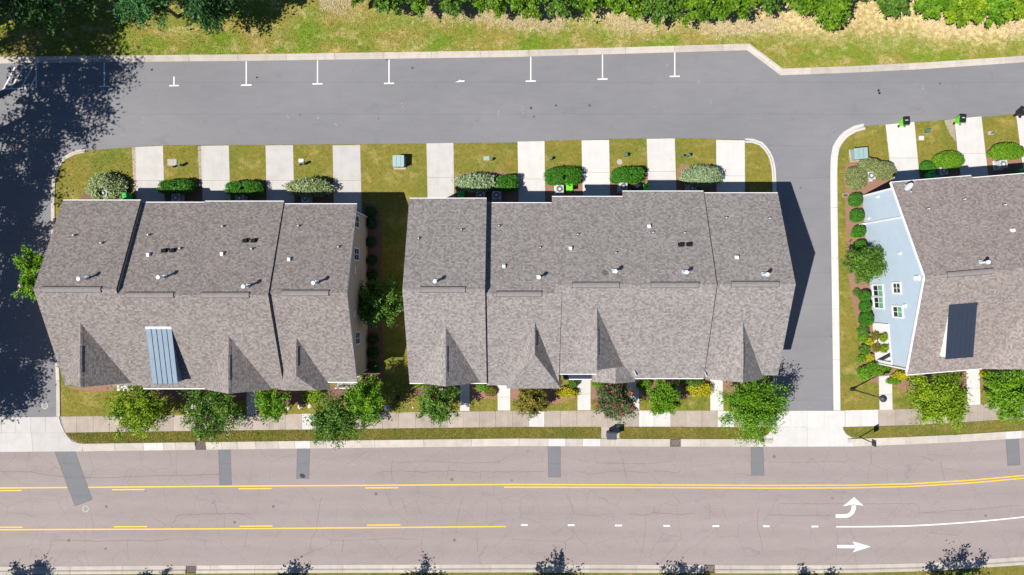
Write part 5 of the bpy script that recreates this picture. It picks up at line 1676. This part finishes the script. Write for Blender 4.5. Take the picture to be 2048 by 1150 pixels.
for i, (x_, y_, r_, ht) in enumerate(((24, 1194, 2.6, 5.2), (275, 1205, 2.3, 5.0), (548, 1204, 2.4, 5.0), (800, 1197, 2.4, 5.2), (1062, 1199, 3.1, 5.6), (1322, 1203, 2.8, 5.4), (1600, 1207, 2.5, 5.2), (1868, 1192, 3.3, 5.6))):
    g = G(x_, y_); hm = (1.6 + ht) / 2
    ip = (1024 + g[0] * PPM * CAM_H / (CAM_H - hm), 575 - g[1] * PPM * CAM_H / (CAM_H - hm))
    tree('tree', f'{ORD[i]} street tree from the left below the street, shading the lower kerb', 'tree', ip[0], ip[1], r_ * PPM * CAM_H / (CAM_H - hm), 1.6, ht, 'leaf_mid', leaves=4200, clumps=44, leaf=(.26, .18), group='street trees along the lower kerb', stems=1)


# ------------------------------------------------------------------ grass blades on the lawns
def inside(poly, X, Y):
    r = np.zeros(len(X), bool); n = len(poly)
    for i in range(n):
        x1, y1 = poly[i]; x2, y2 = poly[(i + 1) % n]
        c = ((y1 > Y) != (y2 > Y)) & (X < (x2 - x1) * (Y - y1) / (y2 - y1 + 1e-12) + x1)
        r ^= c
    return r


def blades(name, label, poly, holes, n, z, mat, length=.10, width=.028):
    P_ = np.array(poly); lo, hi = P_.min(0), P_.max(0)
    X = RNG.uniform(lo[0], hi[0], n * 2); Y = RNG.uniform(lo[1], hi[1], n * 2)
    k = inside(poly, X, Y)
    for h in holes:
        k &= ~inside(h, X, Y)
    X, Y = X[k][:n], Y[k][:n]; n = len(X)
    a = RNG.uniform(0, 6.283, n); l = length * RNG.uniform(.5, 1.5, n); w = width * RNG.uniform(.6, 1.3, n)
    lean = RNG.uniform(.3, 1.0, n)
    dx, dy = np.cos(a), np.sin(a)
    V = np.stack([np.stack([X - dy * w, Y + dx * w, np.full(n, z)], 1), np.stack([X + dy * w, Y - dx * w, np.full(n, z)], 1),
                  np.stack([X + dx * l * lean, Y + dy * l * lean, z + l * (1.05 - lean * .8)], 1)], 1).reshape(-1, 3)
    o = np_mesh(name, V, np.arange(3 * n).reshape(n, 3), mat, np.clip(RNG.normal(size=n) * .26 + .12, -.4, 1.0))
    return tag(o, label, 'grass', kind='stuff')


drv = [[G(*p) for p in q[0]] for q in DRIVES] + [[G(*p) for p in q[0]] for q in WALKS] + [[G(*p) for p in q[0]] for q in BEDS]
rows_hole = [[G(132, 425), G(728, 425), G(728, 755), G(140, 755)], [G(842, 425), G(1505, 425), G(1505, 750), G(842, 750)]]
north_vis = north_edge[3:-2] + [G(2120, -40), G(-40, -40)]
blades('grass', 'mown patchy grass along the top between kerb and woods', [(x_, y_) for x_, y_ in north_edge if -52 < x_ < 52] + [G(2080, -30), G(-30, -30)], [], 110000, .10, 'field_grass', .12, .03)
blades('grass', 'short olive grass between the driveways of the middle block', middle_poly, drv + rows_hole, 80000, .05, 'lawn_grass', .10, .024)
blades('grass', 'short olive grass round the blue row', [G(*p) for p in isl3 if p[0] < 2300][:6] + [G(2060, 226), G(2060, 800)] + [G(*p) for p in isl3 if p[0] < 2300][7:], drv + [[G(1735, 395), G(2060, 372), G(2060, 735), G(1790, 740), G(1745, 640)]], 34000, .05, 'lawn_grass', .10, .024)
for vp, lab, n_ in ((VERGE1, 'short grass on the long verge', 30000), (VERGE2, 'short grass on the verge right of the mailbox pad', 9000), (VERGE3, 'dry short grass on the right hand verge', 11000)):
    blades('grass', lab, [G(*p) for p in vp if p[0] < 2300] if vp is not VERGE3 else [G(*p) for p in vp], [], n_, .055, 'verge_grass', .10, .024)
blades('grass', 'grass tufts beyond the lower kerb', [G(x_, ss(x_) + 15) for x_ in (-20, 300, 700, 1024, 1400, 1700, 1900, 2060)] + [G(2060, 1175), G(-20, 1175)], [], 9000, .07, 'verge_grass', .10, .026)
# dead grass in front of the thicket: larger pale tufts
tx, ty = [], []
for _ in range(9000):
    x_ = random.uniform(640, 2060)
    if math.sin(x_ * .031) + math.sin(x_ * .0127 + 1.3) + random.gauss(0, .7) < (-.2 if x_ < 1560 else .5): continue
    yc = float(np.interp(x_, [640, 800, 950, 1024, 1300, 1520, 1600, 1800, 2050], [2, 14, 26, 38, 50, 52, 40, 50, 55]))
    y_ = random.gauss(yc, 11)
    g = G(x_, y_); tx.append(g[0]); ty.append(g[1])
n = len(tx); per = 5
X = np.repeat(np.array(tx), per) + RNG.normal(size=n * per) * .06; Y = np.repeat(np.array(ty), per) + RNG.normal(size=n * per) * .06
a = RNG.uniform(0, 6.283, n * per); l = RNG.uniform(.12, .34, n * per); w = RNG.uniform(.012, .03, n * per)
dx, dy = np.cos(a), np.sin(a)
V = np.stack([np.stack([X - dy * w, Y + dx * w, np.full(n * per, .10)], 1), np.stack([X + dy * w, Y - dx * w, np.full(n * per, .10)], 1), np.stack([X + dx * l, Y + dy * l, .10 + l * .6], 1)], 1).reshape(-1, 3)
tag(np_mesh('dry_grass', V, np.arange(3 * n * per).reshape(-1, 3), 'dry_straw'), 'pale dead grass in front of the green thicket', 'grass', kind='stuff')


# ------------------------------------------------------------------ small things behind the houses
def make_condenser():
    root = empty('condenser')
    m = MB(); m.box((0, 0, .03), (.92, .92, .08)); m.build('pad', 'box_lid_pale', root)
    m = MB(); m.box((0, 0, .12), (.74, .74, .1)); m.box((0, 0, .78), (.76, .76, .08))
    for sx in (-1, 1):
        for sy in (-1, 1): m.box((sx * .34, sy * .34, .45), (.07, .07, .62))
    c = m.build('casing', 'unit_grey', root)
    m = MB(); m.box((0, 0, .45), (.64, .64, .6)); m.build('coil', 'unit_dark', root)
    m = MB()
    for z in np.linspace(.22, .70, 7): m.box((0, 0, float(z)), (.72, .72, .018))
    m.build('louvre', 'unit_grey', root)
    m = MB(); m.lathe([(0, .824), (.29, .824)], seg=24); m.build('fan_well', 'unit_dark', root)
    m = MB(); m.lathe([(0, .875), (.12, .865), (.13, .84)], seg=16); m.build('fan_hub', 'box_lid_pale', root)
    m = MB()
    for i in range(12):
        a = i * math.pi / 6
        m.tube((.1 * math.cos(a), .1 * math.sin(a), .86), (.30 * math.cos(a), .30 * math.sin(a), .835), .007, .007, 4)
    for r_ in (.18, .25, .31): m.lathe([(r_ - .008, .845), (r_, .86), (r_ + .008, .845)], seg=24)
    m.build('fan_guard', 'unit_grey', root)
    return root


cond = make_condenser(); ck = kids(cond)
CONDS = [(209, 387, 'grey air conditioner beside the round pale shrub at the left corner'), (354, 396, 'shaded air conditioner behind the first dark green hedge'), (481, 397, 'shaded air conditioner behind the second dark green hedge'), (612, 397, 'shaded air conditioner behind the long pale shrub'),
         (961, 391, 'left of two shaded air conditioners behind the silvery shrub'), (993, 391, 'right of two shaded air conditioners behind the silvery shrub'), (1119, 378.5, 'sunlit air conditioner left of the lime bin'), (1246, 374, 'air conditioner left of the dark lidded bin'), (1383, 377, 'shaded air conditioner behind the large sage shrub'),
         (1740, 352, 'sunlit air conditioner ringed by olive shrubs'), (1884, 342, 'shaded air conditioner beside the bright oval hedge'), (2003, 329, 'sunlit grey air conditioner below the hedge at the right edge')]
for i, (x_, y_, lab) in enumerate(CONDS):
    o = cond if i == 0 else copy_tree(cond, None, ck)
    p = P(x_, y_, .6); o.location = (p[0], p[1], .055); o.rotation_euler.z = R(4.8) if x_ > 1600 else 0
    tag(o, lab, 'air conditioner', 'air conditioners behind the houses')


def make_bin(body, lidm):
    root = empty('wheeled_bin')
    m = MB()
    n = len(m.v)
    for z, wx, y0, y1 in ((.1, .23, -.22, .22), (.95, .29, -.30, .34)):
        m.v += [(-wx, y0, z), (wx, y0, z), (wx, y1, z), (-wx, y1, z)]
    for f in ((3, 2, 1, 0), (4, 5, 6, 7), (0, 1, 5, 4), (1, 2, 6, 5), (2, 3, 7, 6), (3, 0, 4, 7)):
        m.f.append(f); m.m.append(0)
    m.box((0, .02, .93), (.64, .70, .05))
    for sx in (-1, 1): m.box((sx * .2, -.24, .2), (.1, .14, .25))
    m.build('body', body, root)
    m = MB(); m.box((0, .05, .98), (.62, .72, .05)); m.box((0, .06, 1.03), (.54, .62, .06), taper=.82); m.box((0, -.3, 1.0), (.5, .06, .06))
    l = m.build('lid', lidm, root)
    m = MB(); m.box((0, .1, 1.066), (.3, .08, .012)); m.build('lid_rib', 'unit_dark' if lidm != 'black_plastic' else 'unit_grey', l)
    for sx in (-1, 1):
        m = MB(); m.tube((sx * .27, -.26, .13), (sx * .33, -.26, .13), .13, .13, 14); m.build('wheel', 'black_rubber', root)
    m = MB(); m.tube((-.27, -.38, .95), (.27, -.38, .95), .02, .02, 8); m.tube((-.27, -.38, .95), (-.27, -.28, .9), .02, .02, 6); m.tube((.27, -.38, .95), (.27, -.28, .9), .02, .02, 6)
    m.build('handle', 'black_plastic', root)
    return root


bins = {}
for x_, y_, body, lidm, rz_, lab in (
    (252, 394, 'bin_deep_green', 'bin_deep_green', 0, 'deep green bin beside the round pale shrub'),
    (922, 391, 'bin_deep_green', 'bin_deep_green', 0, 'shaded deep green bin at the left end behind the silvery shrub'),
    (1139, 374, 'bin_green', 'bin_green', 0, 'lime green bin in the sun below the deep green hedge'),
    (1274, 377, 'black_plastic', 'black_plastic', 0, 'black bin between an air conditioner and a green bin'),
    (1293, 376, 'bin_deep_green', 'bin_green', 0, 'green bin right of the black one'),
    (1863, 350, 'bin_deep_green', 'bin_deep_green', R(5), 'shaded deep green bin below the small olive hedge'),
    (2044, 346, 'bin_deep_green', 'bin_deep_green', R(5), 'shaded green bin at the right picture edge'),
    (1812, 243, 'bin_green', 'black_plastic', R(184), 'lime bin with black lid at the end of the first right driveway'),
    (1925, 238, 'bin_green', 'black_plastic', R(176), 'lime bin with black lid at the end of the second right driveway'),
    (2048, 223, 'black_plastic', 'black_plastic', R(165), 'black bin cut by the right picture edge at the driveway end'),
):
    key = (body, lidm)
    if key in bins: o = copy_tree(bins[key][0], None, bins[key][1])
    else:
        o = make_bin(body, lidm); bins[key] = (o, kids(o))
        if lidm == 'black_plastic' and False: pass
    p = P(x_, y_, .95); o.location = (p[0], p[1], .06 if y_ > 300 else .03); o.rotation_euler.z = rz_ + (0 if y_ > 300 else math.pi)
    tag(o, lab, 'bin', 'wheeled bins')


def cabinet(px, py, w, d, h, rz, label):
    p = P(px, py, h)
    root = empty('transformer_cabinet', (p[0], p[1], .05), rz)
    m = MB(); m.box((0, -.04, .03), (w + .22, d + .25, .1)); m.build('pad', 'gravel_concrete', root)
    m = MB(); m.box((0, 0, h * .46 + .08), (w, d, h * .92)); m.build('body', 'cabinet_green', root)
    m = MB(); m.extrude([(-d / 2 - .03, h), (d / 2 + .03, h + .07), (d / 2 + .03, h + .11), (-d / 2 - .03, h + .04)], 'x', -w / 2 - .03, w / 2 + .03); l = m.build('lid', 'cabinet_green', root)
    for k in (-.18, .18):
        m = MB(); m.obox((k * w, 0, h + .083), (1, 0, 0), (0, d, .07), (0, -.07, d), (.02, d * .9, .02)); m.build('lid_rib', 'pedestal_green', l)
    m = MB(); m.box((0, -d / 2 - .012, h * .45), (w * .92, .02, h * .7)); dd = m.build('door', 'cabinet_green', root)
    m = MB(); m.box((.05, -d / 2 - .04, h * .5), (.05, .04, .12)); m.build('handle', 'unit_dark', dd)
    return tag(root, label, 'utility cabinet', 'green transformer cabinets')


cabinet(797, 322, 1.02, 1.0, .95, 0, 'sea green transformer cabinet on the lawn between left and middle rows')
cabinet(1721, 307, 1.25, 1.0, .8, R(6), 'sea green transformer cabinet near the curved kerb of the blue row')


def pedestal(px, py, label, h=.75, r=.12):
    p = P(px, py, h * .7)
    root = empty('utility_pedestal', (p[0], p[1], .05))
    m = MB(); m.box((0, 0, h * .42), (r * 1.7, r * 1.5, h * .84)); m.build('post', 'pedestal_green', root)
    m = MB(); m.box((0, 0, h * .92), (r * 2.1, r * 1.9, h * .2), taper=.8); m.build('cap', 'pedestal_green', root)
    return tag(root, label, 'utility pedestal', 'small green utility pedestals')


def valve_box(px, py, w, d, mat, label, round_=False):
    g = G(px, py)
    root = empty('meter_box', (g[0], g[1], .05))
    m = MB()
    if round_: m.lathe([(w * .36, 0), (w * .36, .05), (w * .5, .05), (w * .5, 0)], seg=20)
    else:
        for sx, sy, ww, dd in ((0, d / 2, w, .05), (0, -d / 2, w, .05), (w / 2, 0, .05, d), (-w / 2, 0, .05, d)): m.box((sx, sy, .03), (ww, dd, .06 + .001 * (sx != 0)))
    m.build('rim', 'box_lid_grey', root)
    m = MB()
    if round_: m.lathe([(0, .045), (w * .355, .045), (w * .355, 0)], seg=20)
    else: m.box((0, 0, .025), (w - .06, d - .06, .05))
    m.build('lid', mat, root)
    return tag(root, label, 'meter box', 'meter boxes in the lawns')


pedestal(360, 329.5, 'small green pedestal right of the square meter box by the leftmost driveway')
pedestal(346, 333, 'pale stub pedestal below the square meter box by the leftmost driveway', .45, .08)
valve_box(345, 325, .85, .6, 'box_lid_grey', 'square tan meter box in the lawn right of the leftmost driveway')
pedestal(607.5, 326.5, 'green pedestal beside the pale meter box above the long pale shrub')
pedestal(599, 329, 'stub pedestal below the pale meter box above the long pale shrub', .4, .08)
valve_box(602.5, 321.5, .5, .35, 'box_lid_pale', 'pale small meter box above the long pale shrub')
pedestal(983, 318.5, 'green pedestal right of the teal box above the silvery shrub', .5)
valve_box(973, 317, .55, .35, 'cabinet_green', 'teal small meter box above the silvery shrub')
pedestal(1102, 317, 'dark green pedestal left of the third middle driveway', .6)
pedestal(1252, 310, 'dark green pedestal on the bare patch between middle driveways', .6, .16)
valve_box(1239, 324, .55, .55, 'box_lid_grey', 'round meter lid above the hedge with the bins', True)
pedestal(1365, 312, 'left one of two pedestals above the large sage shrub', .5, .12)
pedestal(1377, 310.5, 'right one of two pedestals above the large sage shrub', .6, .15)
pedestal(1856, 262, 'dark green pedestal on the lawn right of the first right driveway', .6, .18)
valve_box(1841.5, 276.5, .5, .4, 'box_lid_pale', 'pale small meter box on the lawn right of the first right driveway')
valve_box(1980, 266.5, .45, .3, 'box_lid_grey', 'grey meter box on the lawn right of the second right driveway')
pedestal(1985, 266, 'grey stub pedestal on the lawn right of the second right driveway', .35, .08)
valve_box(1690, 391, .5, .3, 'rusty_iron', 'rusty meter lid in the mulch by the blue corner')


# lamps
def lamp(bx, by, label):
    g = G(bx, by)
    root = empty('street_lamp', (g[0], g[1], .05))
    m = MB(); m.lathe([(0, 0), (.2, 0), (.2, .1), (.13, .35), (.085, .7), (.085, .75), (0, .75)], seg=14); m.build('base', 'black_metal', root)
    m = MB(); m.tube((0, 0, .6), (0, 0, 5.2), .065, .05, 10); m.build('pole', 'black_metal', root)
    h = MB(); h.lathe([(.06, 5.1), (.16, 5.2), (.17, 5.25), (.1, 5.27)], seg=16); hd = h.build('lamp_head', 'black_metal', root)
    m = MB(); m.lathe([(.13, 5.26), (.2, 5.45), (.19, 5.65)], seg=16); m.build('globe', 'unit_grey', hd)
    m = MB(); m.lathe([(.34, 5.62), (.33, 5.68), (.2, 5.80), (.06, 5.87), (.04, 5.97), (0, 5.99)], seg=18); m.build('lamp_shade', 'dark_sign', hd)
    return tag(root, label, 'street lamp', 'black street lamps')


lamp(1703, 778, 'black street lamp on the grass left of the blue corner house walk')
lamp(796, 795, 'black street lamp between the left and middle rows beside the big trees')

# street sign
g = G(1718, 873.5)
sr = empty('road_sign', (g[0], g[1], .05))
m = MB(); m.box((0, 0, 1.5), (.07, .07, 3.0)); m.build('post', 'black_metal', sr)
m = MB(); m.box((.05, 0, 2.62), (.03, .62, .76)); m.build('sign_panel', 'dark_sign', sr)
m = MB(); m.lathe([(0, 3.08), (.05, 3.04), (.05, 3.0)], seg=8); m.build('cap', 'black_metal', sr)
tag(sr, 'dark road sign on a post at the kerb right of the apron', 'road sign')

# mailbox cabinet
p = G(1219, 865)
mr_ = empty('mailbox_cabinet', (p[0], p[1], .068))
m = MB(); m.box((0, 0, .3), (.35, .3, .6)); m.box((0, 0, .02), (.5, .45, .05)); m.build('pedestal', 'mailbox_paint', mr_)
m = MB(); m.box((0, 0, 1.05), (.82, .55, .95)); mbx = m.build('body', 'mailbox_paint', mr_)
m = MB(); m.box((0, 0, 1.55), (.92, .66, .06)); m.box((0, 0, 1.60), (.86, .60, .05), taper=.9); m.build('roof', 'mailbox_paint', mr_)
for i in range(4):
    for j in range(2):
        m = MB(); m.box((-.2 + .4 * j, -.285, .68 + i * .22), (.36, .02, .19)); dd = m.build('door', 'unit_grey', mr_)
tag(mr_, 'dark blue mailbox cabinet on its concrete pad in the verge', 'mailbox')

# stones and edging
for i, (x_, y_, r_) in enumerate(((577, 815, .28), (601, 813, .3), (620, 811, .25), (826, 815, .12))):
    g = G(x_, y_)
    m = MB(); m.lathe([(0, -.05), (r_, -.05), (r_ * .95, r_ * .25), (r_ * .6, r_ * .5), (0, r_ * .55)], seg=9)
    m.v = [(a * random.uniform(.8, 1.2), b * random.uniform(.6, 1.0), c) for a, b, c in m.v]
    tag(m.build('boulder', 'stone', None, (g[0], g[1], .05), random.random() * 3), ('leftmost pale boulder at the front bed near the big tree', 'middle pale boulder at the front bed near the big tree', 'rightmost pale boulder at the front bed near the big tree', 'small pale stone on the grass left of the deep green tree')[i], 'stone', 'pale stones')
